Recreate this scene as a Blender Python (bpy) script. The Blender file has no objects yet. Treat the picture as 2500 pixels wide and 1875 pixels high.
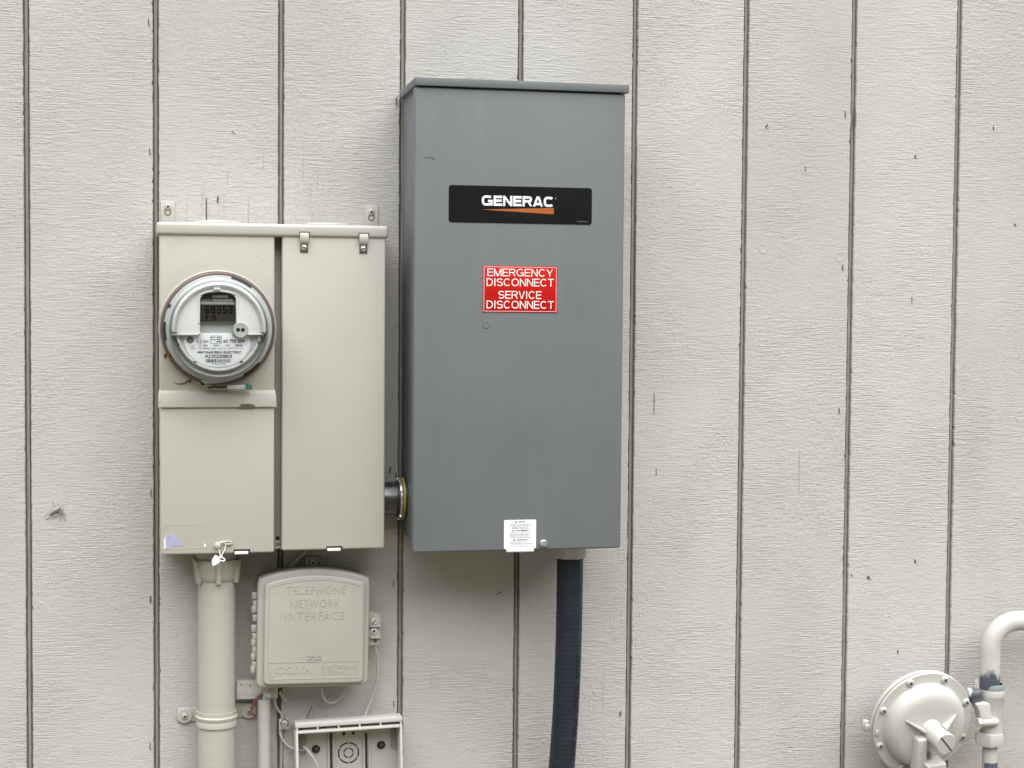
import bpy, bmesh, math, random
from mathutils import Vector, Matrix
random.seed(7)
scene = bpy.context.scene
col = scene.collection
R = math.radians

# ------------------------------------------------------------------ camera
CAM = Vector((0.29795, -2.79825, 0.0)); FPX = 4068.26
YAW, PITCH, ROLL = 0.21493, -0.04413, 0.00755
fw = Vector((math.sin(YAW)*math.cos(PITCH), math.cos(YAW)*math.cos(PITCH), math.sin(PITCH)))
rt = Vector((math.cos(YAW), -math.sin(YAW), 0)); up = rt.cross(fw)
c_, s_ = math.cos(ROLL), math.sin(ROLL)
rt, up = rt*c_ + up*s_, up*c_ - rt*s_
cd = bpy.data.cameras.new('camera'); cam = bpy.data.objects.new('camera', cd); col.objects.link(cam)
cd.sensor_fit = 'HORIZONTAL'; cd.sensor_width = 36; cd.lens = FPX/2500*36; cd.clip_start = 0.05; cd.clip_end = 2000
cam.matrix_world = Matrix(((rt.x, up.x, -fw.x, CAM.x), (rt.y, up.y, -fw.y, CAM.y), (rt.z, up.z, -fw.z, CAM.z), (0, 0, 0, 1)))
scene.camera = cam

# ------------------------------------------------------------------ sky, sun, exposure
SUN_EL, SUN_AZ = 75, 4          # azimuth: degrees to the left (-) of straight out from the wall
w = bpy.data.worlds.new('World'); scene.world = w; w.use_nodes = True
nt = w.node_tree; nt.nodes.clear()
sky = nt.nodes.new('ShaderNodeTexSky'); sky.sky_type = 'NISHITA'; sky.sun_disc = False
sky.sun_elevation = R(SUN_EL); sky.sun_rotation = R(180 + SUN_AZ)
sky.air_density = 1.0; sky.dust_density = 1.5; sky.ozone_density = 1.0
hs = nt.nodes.new('ShaderNodeHueSaturation'); hs.inputs['Saturation'].default_value = 0.08
bg = nt.nodes.new('ShaderNodeBackground'); bg.inputs['Strength'].default_value = 0.05
wo = nt.nodes.new('ShaderNodeOutputWorld')
nt.links.new(sky.outputs[0], hs.inputs['Color']); nt.links.new(hs.outputs[0], bg.inputs[0]); nt.links.new(bg.outputs[0], wo.inputs[0])
sl = bpy.data.lights.new('sun', 'SUN'); sl.energy = 5.0; sl.angle = R(98); sl.color = (1.0, 0.980, 0.958)
so = bpy.data.objects.new('sun', sl); col.objects.link(so)
az, el = R(SUN_AZ), R(SUN_EL)
sdir = Vector((math.sin(az)*math.cos(el), -math.cos(az)*math.cos(el), math.sin(el)))
so.rotation_euler = sdir.to_track_quat('Z', 'Y').to_euler(); so.location = sdir*30
scene.view_settings.view_transform = 'Standard'; scene.view_settings.look = 'None'
scene.view_settings.exposure = 0.90; scene.view_settings.gamma = 1; scene.view_settings.use_curve_mapping = False

# ------------------------------------------------------------------ measuring: a point of a surface d metres out from the wall
VW = {'P': (0, 0, 1.0), 'A': (360, 480, 3.19), 'B': (380, 650, 5.3516), 'C': (360, 920, 3.318), 'D': (400, 1300, 2.885),
      'E': (940, 160, 3.568), 'F': (1060, 420, 4.1476), 'G': (1150, 1200, 2.4585), 'H': (2050, 1450, 3.904), 'N': (900, 1130, 9.756),
      'S': (700, 1720, 7.373), 'T': (420, 1680, 7.373), 'U': (380, 1270, 7.373), 'L': (0, 0, 3.16), 'W': (1500, 100, 2.212), 'X': (1500, 850, 2.212), 'Y': (0, 900, 1.702)}
def at(v, x, y, d=0.0):
    ox, oy, s = VW[v]
    u, t = (ox + x/s - 1250)/FPX, -(oy + y/s - 937.5)/FPX
    r = fw + rt*u + up*t
    k = (-d - CAM.y)/r.y
    q = CAM + r*k
    return q.x, q.z
def V3(v, x, y, d): X, Z = at(v, x, y, d); return Vector((X, -d, Z))

# ------------------------------------------------------------------ materials
def nd(t, kind, **kw):
    n = t.nodes.new(kind)
    for k, v in kw.items(): setattr(n, k, v)
    return n
def pos_map(t, scale):
    g = nd(t, 'ShaderNodeNewGeometry'); m = nd(t, 'ShaderNodeMapping'); m.inputs['Scale'].default_value = scale
    t.links.new(g.outputs['Position'], m.inputs['Vector']); return m.outputs[0]
def noise(t, scale, sx=(1, 1, 1), detail=3, rough=0.55, dist=0.0):
    n = nd(t, 'ShaderNodeTexNoise'); n.inputs['Scale'].default_value = scale; n.inputs['Detail'].default_value = detail
    n.inputs['Roughness'].default_value = rough; n.inputs['Distortion'].default_value = dist
    t.links.new(pos_map(t, sx), n.inputs['Vector']); return n.outputs['Fac']
def ramp(t, fac, a, b, va=0.0, vb=1.0):
    m = nd(t, 'ShaderNodeMapRange'); m.inputs['From Min'].default_value = a; m.inputs['From Max'].default_value = b
    m.inputs['To Min'].default_value = va; m.inputs['To Max'].default_value = vb
    t.links.new(fac, m.inputs['Value']); return m.outputs[0]
def mth(t, op, a, b):
    m = nd(t, 'ShaderNodeMath', operation=op)
    for i, v in enumerate((a, b)):
        if isinstance(v, (int, float)): m.inputs[i].default_value = v
        else: t.links.new(v, m.inputs[i])
    return m.outputs[0]
def mixc(t, fac, a, b, mode='MIX'):
    m = nd(t, 'ShaderNodeMix', data_type='RGBA', blend_type=mode)
    for i, v in ((0, fac), (6, a), (7, b)):
        if isinstance(v, (int, float)): m.inputs[i].default_value = v
        elif isinstance(v, tuple): m.inputs[i].default_value = (*v, 1) if len(v) == 3 else v
        else: t.links.new(v, m.inputs[i])
    return m.outputs[2]
def new_mat(name):
    m = bpy.data.materials.new(name); m.use_nodes = True; t = m.node_tree
    return m, t, t.nodes['Principled BSDF']
def bump(t, bs, h, strength, dist):
    b = nd(t, 'ShaderNodeBump'); b.inputs['Strength'].default_value = strength; b.inputs['Distance'].default_value = dist
    t.links.new(h, b.inputs['Height']); t.links.new(b.outputs[0], bs.inputs['Normal'])
def mat(name, c, rough=0.5, metal=0.0, var=0.06, vs=14, peel=0.0, ps=900, specks=0.0, grime=None, spec=0.5):
    m, t, b = new_mat(name)
    b.inputs['Roughness'].default_value = rough; b.inputs['Metallic'].default_value = metal
    b.inputs['Specular IOR Level'].default_value = spec
    lo = tuple(max(0, x*(1-var)) for x in c); hi = tuple(min(1, x*(1+var)) for x in c)
    o = mixc(t, ramp(t, noise(t, vs, detail=5), 0.32, 0.68), lo, hi)
    if grime:
        o = mixc(t, ramp(t, noise(t, 9, (1, 1, .45), 6, .65), 0.56, 0.78, 0, grime[1]), o, grime[0])
    if name == 'grey_powder_coat':                     # rain streaks and hand smudges
        st = ramp(t, noise(t, 1, (55, 55, 2.2), 4, .6), .56, .72, 0, .22); o = mixc(t, st, o, tuple(x*1.22 for x in c))
        sm = ramp(t, noise(t, 6, (1, 1, 1), 6, .7, 1.5), .60, .72, 0, .30); o = mixc(t, sm, o, tuple(x*.78 for x in c))
    if specks:
        v = nd(t, 'ShaderNodeTexVoronoi'); v.inputs['Scale'].default_value = 75
        t.links.new(pos_map(t, (1, 1, 1)), v.inputs['Vector'])
        sp = mth(t, 'LESS_THAN', v.outputs['Distance'], ramp(t, noise(t, 30), .50, .8, 0.0, 0.16))
        o = mixc(t, mth(t, 'MULTIPLY', sp, specks), o, tuple(x*.45 for x in c))
    t.links.new(o, b.inputs['Base Color'])
    if peel:
        bump(t, b, noise(t, ps, detail=2), peel, 0.0006)
    rr = ramp(t, noise(t, 25, detail=4), 0.3, 0.7, max(0.05, rough-.08), min(1, rough+.08))
    t.links.new(rr, b.inputs['Roughness'])
    return m

def siding_material():
    m, t, b = new_mat('painted_siding')
    big = noise(t, 3.2, (1.6, 1, .8), 3); mid = noise(t, 11, (1, 1, 1.2), 4)
    c = mixc(t, ramp(t, big, .3, .7), (.442, .432, .420), (.494, .485, .475))
    c = mixc(t, ramp(t, mid, .45, .75, 0, .5), c, (.464, .456, .432))
    # rough-sawn relief: short level saw marks, checks along the grain, paint nap
    saw = noise(t, 1, (26, 26, 430), 3, .62, .25)
    saw2 = noise(t, 1, (45, 45, 190), 3, .6, 1.2)
    nap = noise(t, 240, (1, 1, 1), 4, .6)
    lump = noise(t, 55, (1, 1, 1.7), 3, .6, 1.0)
    warp = noise(t, 1, (190, 190, 40), 3, .6, .8)
    h0 = mth(t, 'MULTIPLY', ramp(t, warp, .3, .7), ramp(t, noise(t, 6, (1, 1, 1), 2), .42, .62, 0, .9))
    m1 = ramp(t, noise(t, 5, (1, 1, 1.4), 2), .38, .60, .15, 1.15)
    h = mth(t, 'MULTIPLY', ramp(t, saw, .3, .7), mth(t, 'MULTIPLY', m1, 1.0))
    h = mth(t, 'ADD', h, mth(t, 'MULTIPLY', ramp(t, saw2, .3, .7), .55))
    h = mth(t, 'ADD', mth(t, 'ADD', h, h0), mth(t, 'MULTIPLY', nap, .7))
    h = mth(t, 'ADD', h, mth(t, 'MULTIPLY', lump, 1.0))
    gr = noise(t, 1, (210, 210, 9), 4, .62, .15)
    gm = ramp(t, noise(t, 4.3, (1, 1, .9), 2), .66, .76, 0, .7)
    for cx_, cz_, rx_, rz_ in ((.50, .175, .20, .10), (.47, -.56, .24, .24)):       # weathered veneer round the enclosure
        sp = nd(t, 'ShaderNodeSeparateXYZ'); g_ = nd(t, 'ShaderNodeNewGeometry'); t.links.new(g_.outputs['Position'], sp.inputs[0])
        ex = mth(t, 'POWER', mth(t, 'MULTIPLY', mth(t, 'SUBTRACT', sp.outputs[0], cx_), 1/rx_), 2.0)
        ez = mth(t, 'POWER', mth(t, 'MULTIPLY', mth(t, 'SUBTRACT', sp.outputs[2], cz_), 1/rz_), 2.0)
        gm = mth(t, 'MAXIMUM', gm, ramp(t, mth(t, 'ADD', ex, ez), 1.0, .35))
    chk = mth(t, 'MULTIPLY', ramp(t, gr, .40, .28, 0, 1), gm)      # thin checks in the face veneer
    h = mth(t, 'SUBTRACT', h, mth(t, 'MULTIPLY', chk, 1.0))
    long = ramp(t, noise(t, 1, (95, 95, 2.2), 1, .5), .205, .185, 0, 1)
    h = mth(t, 'SUBTRACT', h, mth(t, 'MULTIPLY', long, 1.2))
    # paint drips and nail dimples
    v = nd(t, 'ShaderNodeTexVoronoi'); v.inputs['Scale'].default_value = 17
    t.links.new(pos_map(t, (1, 1, 1)), v.inputs['Vector'])
    pit = ramp(t, v.outputs['Distance'], .03, .075, 1, 0)
    h = mth(t, 'ADD', h, mth(t, 'MULTIPLY', pit, .7))
    for v_, kx, ky, kr in (('W', 660, 440, .055), ('X', 560, 560, .050), ('P', 2470, 190, .030), ('X', 1500, 1420, .03)):   # knots the saw and paint follow round
        a_, b_ = at(v_, kx, ky, 0)
        sp = nd(t, 'ShaderNodeSeparateXYZ'); g_ = nd(t, 'ShaderNodeNewGeometry'); t.links.new(g_.outputs['Position'], sp.inputs[0])
        ex = mth(t, 'POWER', mth(t, 'SUBTRACT', sp.outputs[0], a_), 2.0); ez = mth(t, 'POWER', mth(t, 'MULTIPLY', mth(t, 'SUBTRACT', sp.outputs[2], b_), .75), 2.0)
        dd = mth(t, 'ADD', mth(t, 'SQRT', mth(t, 'ADD', ex, ez), 0.0), mth(t, 'MULTIPLY', lump, .02))
        ring = mth(t, 'MULTIPLY', mth(t, 'SINE', mth(t, 'MULTIPLY', dd, 780.0), 0.0), ramp(t, mth(t, 'ADD', dd, mth(t, 'MULTIPLY', saw2, .02)), kr+.02, kr*.5+.02))
        h = mth(t, 'ADD', h, mth(t, 'MULTIPLY', ring, .22))
    c = mixc(t, mth(t, 'MULTIPLY', long, .12), c, (.26, .24, .20))
    c = mixc(t, mth(t, 'MULTIPLY', chk, .10), c, (.36, .34, .29))
    oi = nd(t, 'ShaderNodeObjectInfo')
    v2 = ramp(t, oi.outputs['Random'], 0, 1, .955, 1.03)
    cmb = nd(t, 'ShaderNodeCombineXYZ')
    for i in range(3): t.links.new(v2, cmb.inputs[i])
    c = mixc(t, 1.0, c, cmb.outputs[0], 'MULTIPLY')
    dirt = ramp(t, noise(t, 2.2, (1.3, 1, .5), 6, .7, .6), .54, .74, 0, .30)          # weather grime in patches
    c = mixc(t, dirt, c, (.36, .345, .31))
    t.links.new(c, b.inputs['Base Color'])
    b.inputs['Roughness'].default_value = .62; b.inputs['Specular IOR Level'].default_value = .35
    h = mth(t, 'MULTIPLY', h, ramp(t, noise(t, 3.6, (1, 1, .6), 3, .6), .36, .64, .42, 1.05))
    bump(t, b, h, 1.0, 0.0009)
    return m
def groove_material():
    m, t, b = new_mat('groove_paint')
    g = noise(t, 1, (420, 420, 14), 3, .6); f = noise(t, 1, (60, 60, 5), 3)
    c = mixc(t, ramp(t, g, .3, .7), (.175, .163, .140), (.30, .285, .255))
    c = mixc(t, ramp(t, f, .52, .7, 0, .6), c, (.215, .185, .158))
    t.links.new(c, b.inputs['Base Color']); b.inputs['Roughness'].default_value = .8
    bump(t, b, g, .6, .0006)
    return m
M = {}
M['siding'] = siding_material(); M['groove'] = groove_material()
M['cream'] = mat('cream_paint_metal', (.442, .430, .393), .42, var=.025, vs=6, peel=.10, specks=.55, grime=((.36, .35, .30), .30))
M['cream_pvc'] = mat('cream_paint_plastic', (.394, .381, .350), .45, var=.04, peel=.16, ps=400, grime=((.31, .30, .25), .35))
M['cream_conduit'] = mat('cream_paint_conduit', (.414, .403, .365), .46, var=.03, peel=.12, ps=260, grime=((.34, .325, .28), .3))
M['grey_box'] = mat('grey_powder_coat', (.148, .164, .175), .52, var=.035, vs=5, peel=.12, ps=700, grime=((.118, .128, .134), .4), spec=.3)
M['white_plastic'] = mat('white_plastic', (.68, .695, .68), .25, var=.02)
M['light_plastic'] = mat('light_grey_plastic', (.48, .505, .50), .32, var=.02)
M['flange'] = mat('frosted_cover_edge', (.36, .39, .39), .2, var=.05)
M['brown_ring'] = mat('brown_gasket', (.105, .070, .060), .55, var=.12)
M['black'] = mat('black_void', (.012, .011, .010), .6, var=.1)
M['dark'] = mat('dark_plastic', (.030, .030, .031), .4, spec=.1)
M['lcd'] = mat('lcd_glass', (.036, .032, .027), .3, var=.1, spec=.1)
M['lcd_seg'] = mat('lcd_segment', (.003, .003, .003), .6, spec=.05)
M['lcd_pale'] = mat('lcd_surround', (.28, .28, .27), .3)
M['paper'] = mat('white_label', (.80, .83, .89), .45, var=.02)
M['ink'] = mat('black_ink', (.02, .02, .022), .5)
M['brand_black'] = mat('black_label', (.011, .011, .012), .34, var=.15, vs=12, spec=.10)
M['brand_white'] = mat('white_print', (.80, .84, .88), .4, var=.01)
M['orange'] = mat('orange_print', (.37, .115, .032), .4, var=.05, spec=.2)
M['red'] = mat('red_sign', (.46, .010, .008), .4, var=.04, spec=.2)
M['sign_white'] = mat('sign_white', (.85, .82, .80), .4, var=.01)
M['zinc'] = mat('zinc_plated', (.56, .57, .57), .33, metal=.9, var=.12, vs=90)
M['dark_steel'] = mat('dull_steel', (.13, .127, .13), .30, metal=.85, var=.35, vs=60, peel=.2, ps=300)
M['rust_steel'] = mat('tarnished_steel', (.16, .145, .12), .5, metal=.6, var=.3, vs=200)
M['bright'] = mat('bright_screw', (.72, .72, .70), .28, metal=.8, var=.05)
M['yellow'] = mat('yellow_bushing', (.27, .225, .025), .45)
M['navy'] = mat('navy_jacket', (.016, .023, .036), .42, var=.15, vs=40, spec=.3)
M['navy_print'] = mat('conduit_print', (.006, .006, .007), .5)
M['fitting'] = mat('cast_zinc', (.46, .49, .49), .42, metal=.35, var=.08, vs=120)
M['white_tag'] = mat('white_seal', (.86, .86, .82), .4, var=.01)
M['lilac'] = mat('faded_sticker', (.36, .37, .52), .55, var=.14, vs=160)
M['teal'] = mat('teal_plastic', (.05, .19, .165), .3)
M['clear_strip'] = mat('cloudy_plastic', (.52, .56, .55), .25)
M['copper'] = mat('orange_wire', (.27, .10, .05), .5, var=.25, vs=300)
M['leaf'] = mat('dry_leaf', (.20, .085, .045), .7, var=.4, vs=500)
M['web'] = mat('dusty_web', (.36, .34, .30), .9, var=.2, vs=200)
M['slot_wood'] = mat('raw_slot', (.13, .11, .083), .9, var=.4, vs=300)
M['twig'] = mat('dark_twig', (.035, .028, .020), .8, var=.3)
M['wood'] = mat('bare_wood', (.20, .165, .115), .8, var=.3, vs=200)
M['cable'] = mat('grey_cable', (.47, .455, .40), .5, var=.06)
M['galv'] = mat('galvanised', (.56, .56, .53), .42, metal=.0, var=.12, vs=120)
M['gas'] = mat('grey_gas_paint', (.495, .490, .470), .36, var=.04, peel=.22, ps=500, grime=((.43, .415, .38), .35))
M['primer'] = mat('blue_grey_tape', (.080, .092, .115), .42, var=.15, vs=60)
M['teal_ring'] = mat('grey_green_ring', (.21, .245, .25), .45)
M['nid_back'] = mat('pale_plastic', (.42, .415, .385), .5, var=.04, grime=((.38, .37, .34), .5))
M['nid_rim'] = mat('pale_rim', (.54, .535, .505), .45, var=.03, grime=((.45, .43, .38), .35))
def ground_material():
    m, t, b = new_mat('dirt_and_grass')
    dirt = mixc(t, ramp(t, noise(t, 30, detail=6), .35, .65), (.085, .070, .050), (.15, .125, .092))
    grass = mixc(t, ramp(t, noise(t, 9, detail=6), .35, .65), (.030, .045, .018), (.065, .085, .035))
    sp = nd(t, 'ShaderNodeSeparateXYZ'); g_ = nd(t, 'ShaderNodeNewGeometry'); t.links.new(g_.outputs['Position'], sp.inputs[0])
    f = ramp(t, mth(t, 'ADD', sp.outputs[2], mth(t, 'MULTIPLY', noise(t, .8, detail=4), .5)), GZ+.3, GZ+.6)
    t.links.new(mixc(t, f, dirt, grass), b.inputs['Base Color']); b.inputs['Roughness'].default_value = .9
    bump(t, b, noise(t, 40, detail=5), .8, .02)
    return m
GZ = -1.47
M['gravel'] = ground_material()
def clear_mat():
    m = bpy.data.materials.new('clear_cover'); m.use_nodes = True; t = m.node_tree; t.nodes.clear()
    o = nd(t, 'ShaderNodeOutputMaterial'); mx = nd(t, 'ShaderNodeMixShader'); tr = nd(t, 'ShaderNodeBsdfTransparent'); gl = nd(t, 'ShaderNodeBsdfGlossy')
    tr.inputs[0].default_value = (.97, .98, .98, 1); gl.inputs['Roughness'].default_value = .03
    fr = nd(t, 'ShaderNodeFresnel'); fr.inputs[0].default_value = 1.24
    t.links.new(fr.outputs[0], mx.inputs[0]); t.links.new(tr.outputs[0], mx.inputs[1]); t.links.new(gl.outputs[0], mx.inputs[2]); t.links.new(mx.outputs[0], o.inputs[0])
    return m
M['clear'] = clear_mat()

# ------------------------------------------------------------------ mesh builder (x right, d out from the wall, z up)
class MB:
    def __init__(s, mx=None): s.bm = bmesh.new(); s.mx = mx
    def _add(s, verts, faces, mi=0):
        vs = [s.bm.verts.new(v) for v in verts]
        for f in faces:
            try: s.bm.faces.new([vs[i] for i in f]).material_index = mi
            except ValueError: pass
        return vs
    def box(s, x0, x1, z0, z1, d0, d1, bev=0.0, seg=2, mi=0, mx=None):
        b = bmesh.new(); bmesh.ops.create_cube(b, size=1)
        x0, x1 = sorted((x0, x1)); z0, z1 = sorted((z0, z1)); d0, d1 = sorted((d0, d1))
        for v in b.verts: v.co = Vector(((x0+x1)/2 + v.co.x*(x1-x0), -(d0+d1)/2 + v.co.y*(d1-d0), (z0+z1)/2 + v.co.z*(z1-z0)))
        if bev: bmesh.ops.bevel(b, geom=b.edges[:], offset=min(bev, .49*min(x1-x0, z1-z0, d1-d0)), segments=seg, affect='EDGES', profile=.5)
        s.merge(b, mi, mx); return s
    def merge(s, b, mi=0, mx=None):
        b.verts.index_update()
        s._add([(mx @ v.co) if mx else v.co for v in b.verts], [[v.index for v in f.verts] for f in b.faces], mi); b.free()
    def prism(s, pts, d0, d1, mi=0, bev=0.0, seg=2):
        # polygon of (x, z) between two depths
        b = bmesh.new(); n = len(pts)
        A = [b.verts.new((x, -d0, z)) for x, z in pts]; B = [b.verts.new((x, -d1, z)) for x, z in pts]
        b.faces.new(A); f = b.faces.new(B)
        for i in range(n): b.faces.new((A[i], A[(i+1) % n], B[(i+1) % n], B[i]))
        bmesh.ops.recalc_face_normals(b, faces=b.faces[:])
        if bev: bmesh.ops.bevel(b, geom=[e for e in f.edges], offset=bev, segments=seg, affect='EDGES', profile=.5)
        s.merge(b, mi); return s
    def lathe(s, prof, cx, cz, d=0.0, seg=48, a0=0, a1=360, mi=0, axis='D', mx=None):
        # prof: (r, h); axis D = out of the wall, Z = up, X = along the wall
        full = abs(a1-a0) >= 360; n = seg if full else seg+1; vs = []
        for r, h in prof:
            for k in range(n):
                a = R(a0 + (a1-a0)*k/seg)
                if axis == 'D': p = Vector((cx + r*math.cos(a), -(d+h), cz + r*math.sin(a)))
                elif axis == 'Z': p = Vector((cx + r*math.cos(a), -d + r*math.sin(a), cz + h))
                else: p = Vector((cx + h, -d + r*math.cos(a), cz + r*math.sin(a)))
                vs.append(mx @ p if mx else p)
        fs = []
        for i in range(len(prof)-1):
            for k in range(n if full else n-1):
                k2 = (k+1) % n
                fs.append((i*n+k, i*n+k2, (i+1)*n+k2, (i+1)*n+k))
        s._add(vs, fs, mi); return s
    def tube(s, pts, r, seg=12, mi=0, sub=6, rfun=None, cap=True):
        pts = [Vector(p) for p in pts]
        if sub and len(pts) > 2:                                       # Catmull-Rom
            q = [pts[0]*2-pts[1]] + pts + [pts[-1]*2-pts[-2]]; o = []
            for i in range(1, len(q)-2):
                for k in range(sub):
                    t = k/sub; a, b, c, e = q[i-1], q[i], q[i+1], q[i+2]
                    o.append(.5*((2*b)+(c-a)*t+(2*a-5*b+4*c-e)*t*t+(3*b-a-3*c+e)*t**3))
            pts = o + [pts[-1]]
        rings = []; prev = None
        for i, p in enumerate(pts):
            tg = (pts[min(i+1, len(pts)-1)]-pts[max(i-1, 0)]).normalized()
            if prev is None: prev = tg.orthogonal().normalized()
            nrm = (prev - tg*prev.dot(tg)).normalized(); prev = nrm; bn = tg.cross(nrm)
            rr = rfun(i) if rfun else r
            rings.append([p + (nrm*math.cos(2*math.pi*k/seg) + bn*math.sin(2*math.pi*k/seg))*rr for k in range(seg)])
        vs = [v for g in rings for v in g]; fs = []
        for i in range(len(rings)-1):
            for k in range(seg): fs.append((i*seg+k, i*seg+(k+1) % seg, (i+1)*seg+(k+1) % seg, (i+1)*seg+k))
        if cap: fs += [tuple(range(seg)), tuple((len(rings)-1)*seg+k for k in range(seg))]
        s._add(vs, fs, mi); return s
    def build(s, name, mats, parent=None, smooth=35, recalc=True):
        if s.mx:
            for v in s.bm.verts: v.co = s.mx @ v.co
        if recalc: bmesh.ops.recalc_face_normals(s.bm, faces=s.bm.faces[:])
        me = bpy.data.meshes.new(name); s.bm.to_mesh(me); s.bm.free()
        for m_ in (mats if isinstance(mats, (list, tuple)) else [mats]): me.materials.append(M[m_])
        if smooth:
            me.shade_smooth(); me.set_sharp_from_angle(angle=R(smooth))
        return link(name, me, parent)
def link(name, me, parent=None):
    o = bpy.data.objects.new(name, me); col.objects.link(o)
    if parent:
        o.parent = parent
        root = parent
        while root.parent: root = root.parent
        if parent is root: o.matrix_parent_inverse = Matrix.Translation(-root.location)
    return o
def tag(o, label, cat, group=None, kind=None):
    if label: o['label'] = label
    if cat: o['category'] = cat
    if group: o['group'] = group
    if kind: o['kind'] = kind
    return o
def thing(name, loc, label, cat, group=None):
    o = bpy.data.objects.new(name, None); col.objects.link(o); o.location = loc; o.empty_display_size = .05
    return tag(o, label, cat, group)
def text(name, s, x0, x1, z0, z1, d, m, parent, ext=.0003, bold=0.0, mx=None, space=1.0, shear=0.0, bev=0.0):
    cu = bpy.data.curves.new(name, 'FONT'); cu.body = s; cu.size = 1; cu.offset = bold; cu.extrude = .05; cu.space_character = space; cu.shear = shear; cu.resolution_u = 3
    ob = bpy.data.objects.new('tmp', cu); col.objects.link(ob); bpy.context.view_layer.update()
    me = bpy.data.meshes.new_from_object(ob.evaluated_get(bpy.context.evaluated_depsgraph_get()))
    bpy.data.objects.remove(ob); bpy.data.curves.remove(cu)
    xs = [v.co.x for v in me.vertices]; ys = [v.co.y for v in me.vertices]
    a, b, c, e = min(xs), max(xs), min(ys), max(ys)
    for v in me.vertices:
        p = Vector((x0 + (v.co.x-a)/(b-a)*(x1-x0), -(d + (v.co.z/.05+1)*.5*ext), z0 + (v.co.y-c)/(e-c)*(z1-z0)))
        v.co = mx @ p if mx else p
    me.materials.clear(); me.materials.append(M[m])
    return link(name, me, parent)
def vtext(v, name, s, x0, y0, x1, y1, d, m, parent, **k):
    # text filling a measured upright rectangle
    l, _ = at(v, x0, (y0+y1)/2, d); r_, _ = at(v, x1, (y0+y1)/2, d); _, t_ = at(v, (x0+x1)/2, y0, d); _, b_ = at(v, (x0+x1)/2, y1, d)
    return text(name, s, l, r_, b_, t_, d, m, parent, **k)
def glyph(c, w, t, p):
    def el(cx, cy, rx, ry, a0, a1, n=18):
        o = []
        for k in range(n+1):
            a = R(a0+(a1-a0)*k/n); x, y = math.cos(a), math.sin(a)
            o.append((cx + rx*math.copysign(abs(x)**(2/p), x), cy + ry*math.copysign(abs(y)**(2/p), y)))
        return o
    m = 1-t; h = w/2
    G_ = {'E': [[(t, 0), (t, 1)], [(t, m), (w, m)], [(t, .51), (w*.94, .51)], [(t, t), (w, t)]], 'I': [[(h, 0), (h, 1)]], 'T': [[(0, m), (w, m)], [(h, 0), (h, m)]],
          'N': [[(t, 0), (t, 1)], [(t*1.1, .97), (w-t*1.1, .03)], [(w-t, 0), (w-t, 1)]], 'M': [[(t, 0), (t, 1)], [(t*1.1, 1.02), (h-t*.2, -.03)], [(h+t*.2, -.03), (w-t*1.1, 1.02)], [(w-t, 0), (w-t, 1)]],
          'V': [[(t*.9, 1.02), (h-t*.35, -.04)], [(h+t*.35, -.04), (w-t*.9, 1.02)]], 'Y': [[(t*.8, 1), (h, .42), (w-t*.8, 1)], [(h, 0), (h, .44)]], 'A': [[(t*.9, -.02), (h-t*.35, 1.04)], [(h+t*.35, 1.04), (w-t*.9, -.02)], [(w*.24, .26), (w*.76, .26)]],
          'O': [el(h, .5, h-t, .5-t, 0, 360, 36)], 'D': [[(t, 0), (t, 1)], [(t, m), (w*.42, m)] + el(w*.42, .5, w*.58-t, .5-t, 90, -90) + [(t, t)]],
          'C': [el(h, .5, h-t, .5-t, 42, 318, 30)], 'G': [el(h, .5, h-t, .5-t, 42, 335, 30), [(w*.56, .46), (w-t, .46), (w-t, .02)]],
          'S': [el(h, .75-t*.5, h-t, .25-t*.5, 22, 270, 20) + el(h, .25+t*.5, h-t, .25-t*.5, 88, -158, 20)],
          'R': [[(t, 0), (t, 1)], [(t, m), (w*.62, m)] + el(w*.62, .745-t*.4, w*.36-t, .255-t*.6, 90, -90) + [(t, .49)], [(w*.60, .49), (w-t, 0)]]}
    return G_[c]
WID = {'E': .70, 'I': .26, 'T': .74, 'N': .78, 'M': .92, 'V': .78, 'Y': .80, 'A': .82, 'O': .94, 'D': .80, 'C': .86, 'G': .90, 'S': .76, 'R': .80}
def sign_text(v, name, s, x0, y0, x1, y1, d, m_, parent, th=.15, wide=1.0, gap=.11, p=2.0):
    l, r_, bt, tp = rect(v, x0, y0, x1, y1, d); H = tp-bt
    tot = sum(WID[c]*wide for c in s) + gap*(len(s)-1); kx = (r_-l)/tot
    for_b = MB(); x = 0; t = th/2
    for c in s:
        w_ = WID[c]*wide
        for i, st in enumerate(glyph(c, w_, t, p)):
            pts = [((x+a), b_) for a, b_ in st]; L_ = []; n_ = len(pts); closed = c == 'O'
            for j in range(n_):
                a_ = pts[j-1] if j else (pts[-2] if closed else None); e_ = pts[j+1] if j < n_-1 else (pts[1] if closed else None)
                ds = []
                for u, w2 in ((a_, pts[j]), (pts[j], e_)):
                    if u is None or w2 is None: continue
                    dx, dy = w2[0]-u[0], w2[1]-u[1]; q = math.hypot(dx, dy)
                    if q > 1e-6: ds.append((dx/q, dy/q))
                nx = sum(-e[1] for e in ds); ny = sum(e[0] for e in ds); q = math.hypot(nx, ny) or 1; nx /= q; ny /= q
                co = max(.5, ds[0][0]*ny*1 - ds[0][1]*nx if False else abs(-ds[0][1]*nx + ds[0][0]*ny))
                L_.append((pts[j], nx*t/co, ny*t/co))
            y_ = -(d + .0002 + .00001*i)
            vs = []
            for (a, b_), nx, ny in L_:
                for sg in (1, -1): vs.append((l + (a+sg*nx)*kx, y_, bt + min(1.0, max(0.0, b_+sg*ny))*H))
            for_b._add(vs, [(2*j, 2*j+1, 2*j+3, 2*j+2) for j in range(n_-1)])
        x += w_ + gap
    return for_b.build(name, m_, parent, 0)
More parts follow.
